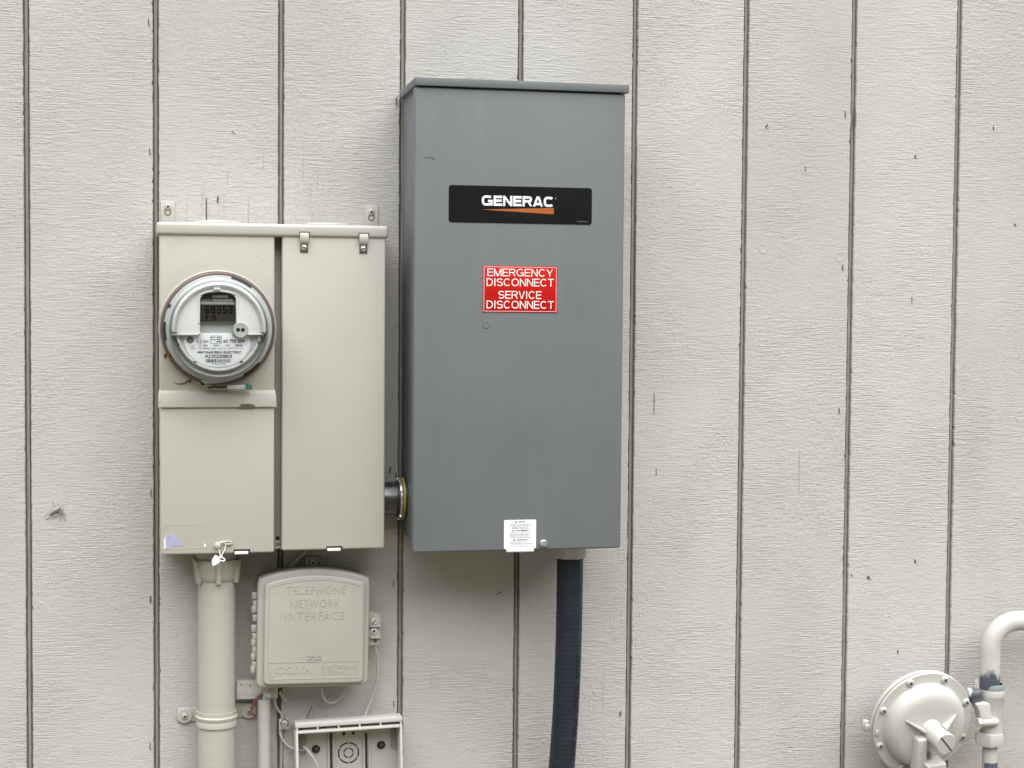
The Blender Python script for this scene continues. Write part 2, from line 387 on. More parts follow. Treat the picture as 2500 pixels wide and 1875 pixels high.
def rect(v, x0, y0, x1, y1, d):
    l, _ = at(v, x0, (y0+y1)/2, d); r_, _ = at(v, x1, (y0+y1)/2, d); _, t_ = at(v, (x0+x1)/2, y0, d); _, b_ = at(v, (x0+x1)/2, y1, d)
    return l, r_, b_, t_
def rrect(x0, x1, z0, z1, r, n=5):
    pts = []
    for cx, cz, a in ((x1-r, z1-r, 0), (x0+r, z1-r, 90), (x0+r, z0+r, 180), (x1-r, z0+r, 270)):
        for k in range(n+1): pts.append((cx + r*math.cos(R(a+90*k/n)), cz + r*math.sin(R(a+90*k/n))))
    return pts
def screw(name, x, z, d, r, m, parent, h=None, slot='-', ang=0, slot_m='black', mx=None):
    h = h or r*.5
    b = MB(mx)
    b.lathe([(r, 0), (r*.97, h*.45), (r*.75, h*.85), (r*.4, h), (.00001, h)], x, z, d, 20)
    for a in ([ang] if slot == '-' else [ang, ang+90] if slot == '+' else []):
        t = Matrix.Translation((x, 0, z)) @ Matrix.Rotation(R(a), 4, 'Y') @ Matrix.Translation((-x, 0, -z))
        q = r*.85 if slot == '-' else r*.55
        b.box(x-q, x+q, z-r*.13, z+r*.13, d+h*.3, d+h*1.04, mi=1, mx=t)
    if slot == 'o': b.lathe([(r*.38, h*.5), (r*.38, h*1.05), (.00001, h*1.05)], x, z, d, 14, mi=1)
    return b.build(name, [m, slot_m], parent)

# ------------------------------------------------------------------ ground and siding
# one sheet: a flat dirt yard out to the horizon, with an unseen grassy bank added round it to block low sky light
def ground_z(x, y):
    r_ = max(0.0, math.hypot(max(0, abs(x-.9)-3), max(0, -y-3)) - 3.5)
    u = min(1.0, r_/11.0); return GZ + 7.5*u*u*(3-2*u)
gx_l = [-500, -200, -80, -40, -28] + [-24+2*i for i in range(26)] + [30, 45, 90, 200, 500]
gy_l = [.3, -1, -2] + [-3-2*i for i in range(14)] + [-35, -50, -90, -200, -600]
g = MB(); n_ = len(gy_l)
g._add([(x, y, ground_z(x, y)) for x in gx_l for y in gy_l], [(i*n_+j, (i+1)*n_+j, (i+1)*n_+j+1, i*n_+j+1) for i in range(len(gx_l)-1) for j in range(n_-1)])
tag(g.build('ground', 'gravel', None, 60), None, None, kind='structure')

PITCH_X, G0, GAP = .2032, .10716, .0098
wall = thing('siding_wall', (.9, 0, GZ), 'off white rough sawn plywood siding wall with dark vertical grooves', 'wall')
ZT = 2.6
rr = random.Random(3)
def edge_line(seed):
    q = random.Random(seed); out = []; z = GZ; j = 0
    while z < ZT:
        fine = -.95 < z < .75
        j = j*.55 + q.gauss(0, .00022)
        e = j + (q.uniform(.0006, .0016) if q.random() < .03 else 0)
        out.append((z, e)); z += .004 if fine else .06
    out.append((ZT, 0)); return out
KS = range(-3, 13)
for k in KS:
    xl, xr = G0 + (k-1)*PITCH_X + GAP/2, G0 + k*PITCH_X - GAP/2
    L, Rr = edge_line(k*2+100), edge_line(k*2+101)
    b = MB(); vs = []; fs = []
    for (z, a), (_, e) in zip(L, Rr):
        x0, x1 = xl + a, xr - e
        vs += [(x0, .011, z), (x0, .0012, z), (x0+.0012, 0, z), (x1-.0012, 0, z), (x1, .0012, z), (x1, .011, z)]
    for i in range(len(L)-1):
        for j in range(5): fs.append((i*6+j, i*6+j+1, i*6+6+j+1, i*6+6+j))
    b._add(vs, fs); b.build('siding_board', 'siding', wall, 40)
    gx = G0 + k*PITCH_X
    b = MB(); hw = GAP/2+.0015
    pr = [(-hw, .0125), (-hw, .0095), (-.0027, .0088), (-.0021, .0046), (.0021, .0046), (.0027, .0088), (hw, .0095), (hw, .0125)]
    b._add([(gx+x, y, z) for z in (GZ, ZT) for x, y in pr], [(i, (i+1) % 8, 8+(i+1) % 8, 8+i) for i in range(8)])
    b.build('groove_strip', 'groove', wall, 0)

# nail slots, splits and dents that show singly in the boards: shallow dark chips with a raised paint lip
def slit(v, x, y, w_, h_, ang=0, lip=True, m='slot_wood'):
    X, Z = at(v, x, y, 0); s = VW[v][2]; k = .00069/s*1.0
    hw, hh = w_*k/2, h_*k/2
    t = Matrix.Translation((X, 0, Z)) @ Matrix.Rotation(R(ang), 4, 'Y')
    pts = [(-hw*.5, hh), (hw*.6, hh*.9), (hw, .1*hh), (hw*.7, -hh*.8), (0, -hh), (-hw, -hh*.5), (-hw*.8, hh*.4)]
    b = MB(); b.prism(pts, -.001, .0004)
    if lip: b.prism([(hw*.8, hh*.9), (hw*2.2, hh*.5), (hw*2.0, -hh*.6), (hw*.9, -hh*.9)], -.001, .0012, mi=1)
    b.mx = t
    b.build('nail_slot', [m, 'siding'], wall)
for a in [('L', 1147, 172, 10, 60), ('L', 1155, 1170, 9, 62), ('Y', 628, 517, 6, 34), ('Y', 626, 960, 9, 34), ('Y', 624, 1570, 6, 36), ('P', 968, 248, 5, 20),
          ('P', 952, 1148, 5, 19, 15), ('P', 967, 1162, 4, 17), ('W', 1246, 398, 8, 42), ('W', 2046, 470, 6, 30), ('W', 1625, 625, 14, 18, 25), 
          ('W', 2162, 993, 14, 16, 10), ('W', 1232, 1225, 9, 36), ('W', 1606, 1400, 5, 40), ('W', 1030, 690, 4, 36), ('W', 822, 460, 12, 26, 40),
          ('X', 1213, 340, 8, 38), ('X', 1371, 1240, 20, 24), ('X', 1623, 1152, 12, 26), ('X', 1280, 1227, 10, 12), 
          ('X', 214, 300, 4, 130), ('X', 225, 670, 4, 50), ('X', 1529, 1640, 9, 26, 10), 
          ('D', 1617, 355, 8, 60), ('D', 1618, 1210, 8, 50), ('D', 1660, 735, 6, 40), ('L', 1680, 1540, 16, 60, 5), 
          ('P', 504, 512, 4, 60), ('L', 1800, 1022, 6, 36, -45), ('G', 895, 1335, 14, 36, 10), ('C', 1285, 905, 10, 40)]:
    slit(*a)
for a in [('G', 167, 610, 7, 52, 65), ('D', 1024, 1268, 8, 110, 24), ('W', 1300, 410, 9, 110, 0)]:
    slit(*a, lip=False)
# screws or dimples that read as round marks
for v, x, y, r_ in [('W', 805, 1120, .009), ('W', 1218, 1165, .009), ('X', 2195, 365, .012)]:
    X, Z = at(v, x, y, 0); b = MB(); b.lathe([(r_, -.0005), (r_*.96, .0005), (r_*.8, .0004), (r_*.6, .0001), (.00001, .0001)], X, Z, 0, 28); b.build('dimple', 'siding', wall)

# ------------------------------------------------------------------ meter panel
PX0, PX1, PZT = .3101, .6777, .1351
pan = thing('meter_enclosure', (.494, 0, -.39), 'cream painted steel meter panel with two covers and a rain lid', 'electric panel')
BD = .074; FD = .110
_, zbb = at('P', 680, 1338, BD)
MB().box(PX0+.007, PX1-.007, zbb, PZT-.002, .0015, BD, .002).build('body', 'cream', pan)
lidb = MB(); lidb.box(PX0, PX1, PZT-.0205, PZT, .0015, .1145, .0052, 4)
lid = lidb.build('lid', 'cream', pan)
for cx, w_ in ((468+62, 118), (798, 106)):
    X, _ = at('P', cx, 540, .06); b = MB(); r_ = w_*.00067/2
    b.lathe([(r_, -.004), (r_*.985, .0022), (r_*.9, .0046), (r_*.5, .0058), (.00001, .0060)], X, PZT, .06, 40, axis='Z'); b.build('hub_plate', 'cream', pan)
# covers: open pans with rounded folded edges
lx0, _ = at('P', 389, 900, FD); lx1, _ = at('P', 670.3, 900, FD)
_, zf0 = at('C', 500, 150, FD); _, zf1 = at('C', 500, 246, FD)
_, zlb = at('P', 530, 1352, FD); rx0, _ = at('P', 688.5, 900, FD); rx1, _ = at('P', 940.5, 900, FD); _, zrb = at('P', 815, 1341.5, FD)
b = MB(); b.box(lx0, lx1, zf0-.002, PZT-.017, BD+.001, FD, .0032, 3)
upc = b.build('meter_cover', 'cream', pan)
fx0, _ = at('C', 86, 200, FD+.004); fx1, _ = at('C', 1045, 200, FD+.004)
b = MB()
prof = [(FD-.001, zf0+.010), (FD+.0005, zf0+.007), (FD+.0042, zf0-.001), (FD+.0042, zf1), (FD+.0030, zf1), (FD+.0020, zf0-.003), (BD+.004, zf0-.003), (BD+.004, zf0+.010)]
def flare(x, dx): return [(x if i in (0, 1, 7) else x+dx, -d, z) for i, (d, z) in enumerate(prof)]
vs = flare(lx0, fx0-lx0) + flare(lx1, fx1-lx1); n = len(prof)
b._add(vs, [tuple(range(n)), tuple(range(n, 2*n))] + [(i, (i+1) % n, n+(i+1) % n, n+i) for i in range(n)])
bmesh.ops.bevel(b.bm, geom=b.bm.edges[:], offset=.0007, segments=2, affect='EDGES')
b.build('cover_flange', 'cream', pan)
l, r_, bt, tp = rect('C', 735, 218, 880, 247, FD+.0044)
b = MB(); b.prism([(l, bt-.0003), (r_, bt-.0003), (r_-.003, bt+.004), (r_-.011, tp), ((l+r_)/2, tp), (l+.012, tp-.0005), (l+.005, bt+.0055)], FD+.003, FD+.0046); b.build('seal_slot', 'rust_steel', pan)
MB().box(at('P', 391, 1200, FD)[0], at('P', 669.5, 1200, FD)[0], zlb, zf1+.008, BD+.001, FD, .0030, 3).build('lower_cover', 'cream', pan)
rc = MB().box(rx0, rx1, zrb, PZT-.017, BD+.001, FD+.0005, .0032, 3).build('side_cover', 'cream', pan)
# latch tabs under the covers
for x0, y0, x1, y1, v in ((1405, 524, 1700, 602, 'U'), (1145, 96, 1258, 126, 'D')):
    l, r_, bt, tp = rect(v, x0, y0, x1, y1, FD+.0006)
    b = MB(); b.box(l, r_, bt, tp, FD-.006, FD+.0007, 0); b.box(l+.0012, r_-.003, bt-.0006, (bt+tp)/2+.0004, FD-.004, FD+.0035, .0008, mi=1)
    b.build('latch_tab', ['black', 'white_tag'], pan)
# clips holding the side cover
for i, (x0, x1) in enumerate(((1190, 1256), (1652, 1719))):
    dy = 9*i
    l, r_, bt, tp = rect('A', x0-6, 273+dy, x1+8, 298+dy, .1150)
    b = MB(); b.box(l, r_, bt, tp, .108, .1149); b.build('clip_slot', 'black', pan)
    l, r_, bt, tp = rect('A', x0, 282+dy, x1, 356+dy, .1175)
    c = MB()
    pr = [(.112, tp+.001), (.1165, tp), (.1185, tp-.004), (.1185, bt+.001), (.1165, bt-.001), (.1125, bt-.0035), (.1120, bt-.005), (.1120, bt-.0150), (.1108, bt-.0150), (.1108, bt-.004), (.1150, bt+.002), (.1168, bt+.004), (.1168, tp-.005), (.1105, tp-.002)]
    n = len(pr); c._add([(l, -d, z) for d, z in pr] + [(r_, -d, z) for d, z in pr], [tuple(range(n)), tuple(range(n, 2*n))] + [(j, (j+1) % n, n+(j+1) % n, n+j) for j in range(n)])
    cl = c.build('clip', 'cream', pan, 50)
    X, Z = at('A', (x0+x1)/2-3, 397+dy, .113)
    MB().box(X-.0066, X+.0066, Z-.0072, Z+.0055, .1108, .1124, .0008).build('clip_plate', 'rust_steel', pan)
    screw('clip_screw', X, Z, .1124, .0047, 'bright', pan, slot='-', ang=-25 if i else 32, slot_m='dark')
# wall ears
for x0, y0, x1, y1, sx, sy in ((103, 30, 213, 186, 160, 78), (1697, 62, 1798, 214, 1746, 120)):
    l, r_, bt, tp = rect('A', x0, y0, x1, y1, .003)
    b = MB(); b.box(l, r_, bt-.01, tp, .0005, .0030, .0008); e = b.build('wall_ear', 'cream', pan)
    X, Z = at('A', sx-2, sy+43, .003); b = MB(); b.lathe([(.0058, .0029), (.0054, .0036), (.0042, .0036), (.0040, .0031)], X, Z, 0, 24); b.lathe([(.0041, .0032), (.00001, .0032)], X, Z, 0, 24, mi=1); b.build('keyhole', ['rust_steel', 'cream'], pan)
    X, Z = at('A', sx, sy, .006); screw('ear_screw', X, Z, .003, .0052, 'cream', pan, h=.0042, slot='o', slot_m='dark')
# slot and screw at the foot of the gap between the covers
l, r_, bt, tp = rect('C', 1040, 1291, 1070, 1326, BD)
MB().prism(rrect(l, r_, bt-.004, tp, .0030), BD-.002, BD+.0004).build('keyhole', 'black', pan)
X, Z = at('C', 1055, 1352, BD); screw('body_screw', X, Z, BD, .0062, 'cream', pan, slot='o', slot_m='grey_box')
MB().box(*(lambda q: (q[0]-.001, q[1]+.001, q[2], q[3]))(rect('C', 1032, 1374, 1080, 1392, BD+.004)), BD-.004, BD+.005, .0008).build('bottom_lip', 'cream', pan)
# paper remains
l, r_, bt, tp = rect('U', 170, 78, 880, 512, FD)
b = MB()
for q in ((l, l+.0007, bt, tp), (r_-.0007, r_, bt+.002, tp), (l, r_, tp-.0007, tp), (l, r_-.004, bt, bt+.0009)): b.box(*q, FD-.0005, FD+.00035)
b.build('sticker_edge', 'cream', pan)
def poly(v, pts, d): return [at(v, x, y, d) for x, y in pts]
MB().prism(poly('U', [(180, 258), (230, 262), (290, 240), (350, 255), (385, 300), (420, 350), (440, 400), (500, 440), (420, 468), (370, 455), (300, 470), (240, 505), (195, 520), (182, 500)], FD), FD-.0003, FD+.0004).build('torn_sticker', 'lilac', pan)
b = MB(); b.prism(poly('U', [(150, 380), (176, 260), (182, 520), (150, 525)], FD), FD-.0003, FD+.0012, bev=.0004); b.build('paint_drip', 'white_tag', pan); b = MB()
b.prism(poly('U', [(872, 430), (895, 425), (905, 485), (885, 498), (868, 480)], FD), FD-.0003, FD+.0012, bev=.0004); b.build('paint_drip', 'white_tag', pan)

# ------------------------------------------------------------------ electricity meter
MX, MZ = .4055, -.0322
met = thing('electricity_meter', (MX, -FD, MZ-.089), 'round glass electricity meter with lcd reading and white number label', 'meter')
b = MB(); b.lathe([(.0925, -.001), (.0922, .0022), (.0910, .0030), (.0895, .0026)], MX, MZ, FD, 72); b.build('socket_collar', 'cream', met)
b = MB(); b.lathe([(.0860, 0), (.0892, .004), (.0896, .014), (.0888, .019), (.0862, .0205), (.0835, .020)], MX, MZ, FD, 72); b.build('sealing_ring', 'brown_ring', met)
b = MB(); b.lathe([(.0845, .016), (.0842, .024), (.0828, .0265), (.0795, .0270), (.0772, .0285), (.0768, .036), (.0762, .041), (.0752, .0430), (.0735, .0434), (.0725, .0425), (.0722, .030)], MX, MZ, FD, 72)
b.build('cover_rim', 'flange', met)
b = MB(); b.lathe([(.0764, .0400), (.0757, .0600), (.0735, .0660), (.0690, .0695), (.060, .0728), (.045, .0752), (.025, .0765), (.00001, .0770)], MX, MZ, FD, 60); b.build('glass_cover', 'clear', met)
FDm = FD + .050        # face depth
def mp(x, y, d=FDm): return at('B', x, y, d)
# back plate (seen below and round the face)
b = MB(); b.lathe([(.0730, .034), (.00001, .034)], MX, MZ, FD, 60); b.build('back_plate', 'light_plastic', met)
_, zled = mp(815, 886)
b = MB()
n = 28
arc = [(MX + .0715*math.cos(R(a)), max(zled, MZ + .0715*math.sin(R(a)))) for a in [-6 + 192*k/n for k in range(n+1)]]
# upper face plate with the window bay cut out
bay = [mp(580, 886), mp(545, 876), mp(578, 845), mp(582, 420), mp(615, 372), mp(700, 342), mp(815, 334), mp(930, 345), mp(1010, 372), mp(1046, 412), mp(1056, 800), mp(1056, 886)]
outer = [(x, z) for x, z in arc]
b.prism(outer[:] + [p for p in bay], FDm-.010, FDm, bev=0)
b.build('face_plate', 'white_plastic', met)
b = MB(); b.lathe([(.0640, 0), (.0648, .0030), (.0668, .0062), (.0690, .0072), (.0712, .0062), (.0728, .0025), (.0730, -.004)], MX, MZ, FDm, 40, -4, 184); b.build('bezel', 'white_plastic', met)
l, r_, bt, tp = rect('B', 755, 278, 850, 316, FDm+.007)
MB().box(l, r_, bt, tp, FDm+.003, FDm+.0082, .0012).build('bezel_tab', 'light_plastic', met)
b = MB()
b.prism([mp(200, 880), mp(540, 880), mp(575, 850), mp(592, 862), mp(552, 902), mp(200, 902)], FDm-.004, FDm+.0022, bev=.0006)
b.build('ledge', 'white_plastic', met); b = MB()
b.prism([mp(1190, 876), mp(1412, 876), mp(1412, 900), mp(1190, 900)], FDm-.004, FDm+.0022, bev=.0006)
b.build('ledge', 'white_plastic', met)
b = MB(); wf = [mp(566, 740), mp(566, 415), mp(610, 358), mp(700, 330), mp(815, 322), mp(935, 333), mp(1022, 360), mp(1062, 408), mp(1066, 740)]
b.tube([Vector((x, -(FDm+.0008), z)) for x, z in wf], .0016, 8, sub=4); b.build('window_frame', 'white_plastic', met)
DL = FDm - .006
b = MB(); b.prism([at('B', *q, DL) for q in [(586, 720), (586, 420), (640, 372), (815, 348), (980, 365), (1030, 400), (1034, 720)]], DL-.002, DL); b.build('display_panel', 'dark', met)
l, r_, bt, tp = rect('B', 586, 462, 1030, 500, DL); MB().box(l, r_, bt, tp, DL-.001, DL+.0006).build('display_band', 'lcd_pale', met)
l, r_, bt, tp = rect('B', 588, 506, 1030, 716, DL); MB().box(l, r_, bt, tp, DL-.001, DL+.0008).build('display', 'lcd', met)
b = MB()
for x0, y0, x1, y1 in ((742, 378, 948, 412), (742, 430, 1012, 458)):
    q = random.Random(5); x = x0
    while x < x1:
        wv = q.uniform(6, 16); l, r_, bt, tp = rect('B', x, y0, min(x+wv, x1), y1, DL+.0008); b.box(l, r_, bt, tp, DL, DL+.0009); x += wv + q.uniform(3, 7)
b.build('display_code', 'lcd_pale', met)
vtext('B', 'lettering', 'KWH/kVARh', 592, 432, 722, 456, DL+.0002, 'lcd_pale', met, ext=.0004)
SEG = {'6': 'afgedc', '8': 'abcdefg', '3': 'abgcd', '5': 'afgcd', '2': 'abged', '1': 'bc', '0': 'abcdef'}
def digits(s, x0, y0, w_, h_, step, th):
    b = MB()
    for i, ch in enumerate(s):
        if ch == ' ': continue
        X, Y = x0 + i*step, y0; hh = h_/2
        sg = {'a': (X, Y, X+w_, Y+th), 'g': (X, Y+hh-th/2, X+w_, Y+hh+th/2), 'd': (X, Y+h_-th, X+w_, Y+h_), 'f': (X, Y, X+th, Y+hh), 'b': (X+w_-th, Y, X+w_, Y+hh), 'e': (X, Y+hh, X+th, Y+h_), 'c': (X+w_-th, Y+hh, X+w_, Y+h_)}
        for k in SEG[ch]:
            l, r_, bt, tp = rect('B', *sg[k], DL+.001); b.box(l, r_, bt, tp, DL+.0005, DL+.0011)
    return b
digits('68353', 650, 520, 54, 98, 75, 15).build('reading', 'lcd_seg', met)
digits('210', 650, 642, 36, 54, 50, 10).build('reading', 'lcd_seg', met)
# optical port
X, Z = mp(1110, 832); b = MB(); b.lathe([(.0125, -.006), (.0122, .0028), (.0112, .0040), (.0100, .0036), (.00001, .0036)], X, Z, FDm, 36); b.build('optical_port', 'light_plastic', met)
for x in (1078, 1140):
    X, Z = mp(x, 830, FDm+.004); b = MB(); b.lathe([(.0030, .003), (.0030, .0041), (.00001, .0041)], X, Z, FDm, 18); b.build('port_eye', 'black', met)
# lower plate and label
b = MB()
low = [(MX + .0655*math.cos(R(a)), MZ + .0655*math.sin(R(a))) for a in [188 + 164*k/30 for k in range(31)]]
b.prism(low, FD+.034, FD+.0400); b.build('lower_plate', 'light_plastic', met)
LBD = FD + .0402
l, r_, bt, tp = rect('B', 370, 870, 1240, 1310, LBD)
cxl, rl = (l+r_)/2, (r_-l)/2
lab = [(l+.002, tp-.010), (l+.010, tp)] + [(x, z) for x, z in [at('B', 990, 872, LBD), at('B', 1010, 915, LBD), at('B', 1060, 940, LBD), at('B', 1180, 905, LBD)]] + [(r_, tp-.012), (r_-.0005, tp-.018)]
lab = [at('B', *q, LBD) for q in [(560, 872), (985, 872), (1005, 915), (1060, 942), (1180, 905), (1225, 935), (1242, 1000), (1225, 1080), (1170, 1170), (1090, 1245), (980, 1295), (815, 1318), (660, 1300), (530, 1240), (440, 1150), (395, 1070), (368, 980), (385, 925), (540, 905)]]
b = MB(); b.prism(lab, LBD-.0006, LBD+.0003); b.build('number_label', 'paper', met)
b = MB(); b.lathe([(.0618, .000), (.0625, .0030), (.0645, .0045), (.0662, .0035), (.0668, 0)], MX, MZ, FD+.040, 40, 190, 350); b.build('lower_ring', 'white_plastic', met)
for (xa, ya, w_, h_, an) in ((290, 1030, 16, 50, 20), (1345, 995, 16, 50, -15), (515, 1250, 40, 14, 20), (1120, 1245, 40, 14, -20)):
    X, Z = at('B', xa, ya, FD+.045); k = .00064/5.35
    t = Matrix.Translation((X, 0, Z)) @ Matrix.Rotation(R(an), 4, 'Y')
    b = MB(); b.box(-w_*k/2, w_*k/2, -h_*k/2, h_*k/2, FD+.0425, FD+.0455, mx=t); b.build('ring_slot', 'black', met)
LT = LBD + .0003
def lt(s, x0, y0, x1, y1, **k): vtext('B', 'lettering', s, x0, y0, x1, y1, LT, 'ink', met, ext=.0002, **k)
lt('I-210+', 542, 962, 694, 1006, bold=.012); lt('60 793 374', 884, 956, 1160, 1002, bold=.02)
lt('CL 200', 556, 1022, 676, 1048, bold=.01); lt('240V', 754, 1022, 836, 1048, bold=.01); lt('3W', 916, 1022, 966, 1048, bold=.01); lt('FM2S', 1040, 1022, 1136, 1048, bold=.01)
lt('USA', 450, 1032, 512, 1052); lt('60HZ', 456, 1066, 520, 1086); lt('YD1702P8BA  60HZ  TA 30  15', 556, 1064, 915, 1084); lt('W5.0  Kh 1.0', 938, 1060, 1136, 1082)
lt('MATANUSKA ELECTRIC', 550, 1108, 1118, 1140, bold=.035); lt('AD0200805', 642, 1152, 1000, 1202, bold=.015)
lt('YA02AD0200805', 726, 1268, 918, 1282)
b = MB(); q = random.Random(11); x = 660
while x < 984:
    wv = q.choice((5, 5, 8, 12)); l, r_, bt, tp = rect('B', x, 1214, x+wv, 1258, LT); b.box(l, r_, bt, tp, LT-.0001, LT+.0002); x += wv + q.choice((4, 5, 8))
b.build('barcode', 'ink', met)
X, Z = at('B', 450, 964, LT); b = MB(); b.lathe([(.0057, -.0001), (.0057, .0002), (.00001, .0002)], X, Z, LT, 28)
b.lathe([(.0050, .0003), (.0046, .0003)], X, Z, LT, 28, mi=1)
for a in range(0, 360, 60):
    b.lathe([(.0014, .0003), (.0010, .0003)], X + .0025*math.cos(R(a)), Z + .0025*math.sin(R(a)), LT, 10, a, a+250, mi=1)
b.build('emblem', ['ink', 'paper'], met)
b = MB(); l, r_, bt, tp = rect('B', 716, 908, 864, 1008, LT)
for q in ((l, r_, bt, bt+.0006), (l, r_, tp-.0006, tp), (l, l+.0006, bt, tp), (r_-.0006, r_, bt, tp)): b.box(*q, LT-.0001, LT+.0002)
for (x, y, a, c) in ((726, 922, 742, 938), (726, 950, 742, 966), (752, 924, 776, 936), (756, 954, 782, 968), (796, 924, 850, 936), (796, 950, 850, 962), (796, 976, 852, 990)):
    L_ = rect('B', x, y, a, c, LT); b.box(*L_, LT-.0001, LT+.0002)
b.build('printed_box', 'ink', met)
# black slots in the cover rim
for a0, a1 in ((52, 76), (173, 193), (153, 157), (-62, -40)):
    b = MB(); b.lathe([(.0852, .0212), (.0852, .0262), (.0815, .0275), (.0812, .0258)], MX, MZ, FD, 14, a0, a1); b.build('rim_slot', 'black', met)
MB().prism([at('B', *q, FD+.022) for q in [(585, 1490), (640, 1535), (800, 1528), (960, 1500), (1000, 1470), (620, 1460)]], FD+.010, FD+.0255, bev=.001).build('rim_tab', 'flange', met)

# things caught on the meter
sl_ = thing('meter_seal', V3('B', 980, 1590, FD+.018), 'teal ended plastic strip seal under the round meter', 'seal')
MB().tube([V3('B', 690, 1590, FD+.012), V3('B', 760, 1575, FD+.016), V3('B', 850, 1580, FD+.016), V3('B', 940, 1570, FD+.018)], .0016, 8).build('stem', 'twig', sl_)
MB().prism([at('B', *q, FD+.018) for q in [(930, 1560), (1100, 1550), (1180, 1548), (1180, 1600), (1080, 1606), (935, 1600)]], FD+.015, FD+.020, bev=.0005).build('strip', 'clear_strip', sl_)
MB().prism([at('B', *q, FD+.018) for q in [(1175, 1546), (1215, 1530), (1262, 1545), (1262, 1612), (1180, 1602)]], FD+.013, FD+.022, bev=.0008).build('end_cap', 'teal', sl_)
lf = thing('dead_leaf', V3('B', 165, 1190, FD+.02), 'curled rust brown dead leaf stuck to the left rim of the meter', 'leaf')
q = random.Random(4); b = MB()
for i in range(11):
    c = V3('B', 160 + q.uniform(-38, 38), 1175 + q.uniform(-48, 48), FD + .020 + q.uniform(-.004, .008))
    ax = Vector((q.uniform(-1, 1), q.uniform(-1, 1), q.uniform(-1, 1))).normalized(); o2 = ax.orthogonal().normalized(); n3 = ax.cross(o2)
    L_, W_ = q.uniform(.003, .0055), q.uniform(.0012, .0022)
    b._add([c-ax*L_, c+o2*W_+n3*.0008, c+ax*L_, c-o2*W_+n3*.0008, c-ax*L_-n3*.0004, c+o2*W_, c+ax*L_-n3*.0004, c-o2*W_], [(0, 1, 2, 3), (4, 5, 6, 7), (0, 1, 5, 4), (1, 2, 6, 5), (2, 3, 7, 6), (3, 0, 4, 7)])
b.build('blade', 'leaf', lf, 0)
MB().tube([V3('B', 120, 1215, FD+.018), V3('B', 140, 1195, FD+.022), V3('B', 190, 1130, FD+.024), V3('B', 205, 1110, FD+.02)], .0006, 6).build('stalk', 'leaf', lf)
tw = thing('dry_twig', V3('B', 370, 1530, FD+.002), 'thin dark twig clinging below the left of the meter', 'twig')
MB().tube([V3('B', 235, 1520, FD+.0008), V3('B', 300, 1538, FD+.0012), V3('B', 370, 1530, FD+.002), V3('B', 420, 1505, FD+.003), V3('B', 455, 1492, FD+.006), V3('B', 448, 1520, FD+.004)], .0007, 6, rfun=lambda i: .0003+.0009*min(1, i/20)).build('stem', 'twig', tw)
MB().tube([V3('B', 590, 1520, FD+.012), V3('B', 615, 1545, FD+.016), V3('B', 645, 1525, FD+.02)], .0016, 6).build('knob', 'twig', tw)

# wire seal
ws = thing('wire_seal', V3('U', 1085, 740, FD+.004), 'white plastic tag seal hanging by a wire from the lower cover', 'seal')
X, Z = at('U', 1115, 455, FD); b = MB(); b.lathe([(.0050, 0), (.0058, .0025), (.0046, .0060), (.002, .0072), (.00001, .0073)], X, Z, FD, 20); b.build('wire_stud', 'cream', ws)
b = MB(); pts = [V3('U', 1300 + 74*math.cos(R(a)), 408 + 26*math.sin(R(a)), FD+.0035) for a in range(0, 361, 30)]; b.tube(pts, .0013, 8, sub=3, cap=False)
b.box(*rect('U', 1240, 395, 1360, 425, FD), FD-.0005, FD+.003, .001); b.build('eyelet', 'cream', ws)
b = MB(); b.tube([V3('U', 1130, 430, FD+.004), V3('U', 1175, 395, FD+.006), V3('U', 1250, 390, FD+.004)], .0011, 8)
b.tube([V3('U', 1120, 500, FD+.003), V3('U', 1148, 560, FD+.004), V3('U', 1160, 620, FD+.005), V3('U', 1158, 680, FD+.006)], .0008, 8)
b.tube([V3('U', 1262, 440, FD+.003), V3('U', 1245, 520, FD+.004), V3('U', 1195, 620, FD+.005), V3('U', 1165, 670, FD+.006)], .0008, 8)
b.tube([V3('U', 1165, 660, FD+.006), V3('U', 1215, 685, FD+.008), V3('U', 1248, 720, FD+.008), V3('U', 1205, 735, FD+.007), V3('U', 1150, 720, FD+.006)], .0012, 8)
b.build('wire', 'white_tag', ws)
MB().prism([at('U', *q, FD+.007) for q in [(1070, 632), (1115, 648), (1160, 690), (1160, 760), (1110, 795), (1050, 832), (1015, 815), (1012, 720), (1045, 670)]], FD+.003, FD+.008, bev=.0012).build('tag', 'white_tag', ws)

# ------------------------------------------------------------------ conduit below the panel
CD = .046; CR = .0302
cx0, _ = at('D', 375, 800, CD+.02); cx = cx0
cp = thing('conduit_pipe', (cx, -CD, GZ), 'thick cream painted vertical conduit pipe below the meter panel', 'pipe')
_, zc0 = at('D', 375, 345, CD+.036); _, zc1 = at('D', 375, 205, CD+.036)
b = MB(); prof = []; z = GZ
pr = [(CR, GZ-.02-zc0)] + [(CR + .00012*math.sin(i*2.1) , -0.95-zc0 + i*(.95+zc0)/120) for i in range(121)]
b.lathe(pr, cx, zc0, CD, 48, axis='Z'); b.build('pipe', 'cream_conduit', cp, 60)
b = MB(); b.lathe([(.0300, -.004), (.0335, 0), (.0350, .004), (.0378, zc1-zc0-.004), (.0380, zc1-zc0), (.0345, zc1-zc0), (.0335, zc1-zc0-.006), (.0310, zc1-zc0-.010)], cx, zc0, CD, 48, axis='Z')
coup = b.build('coupling', 'cream_pvc', cp)
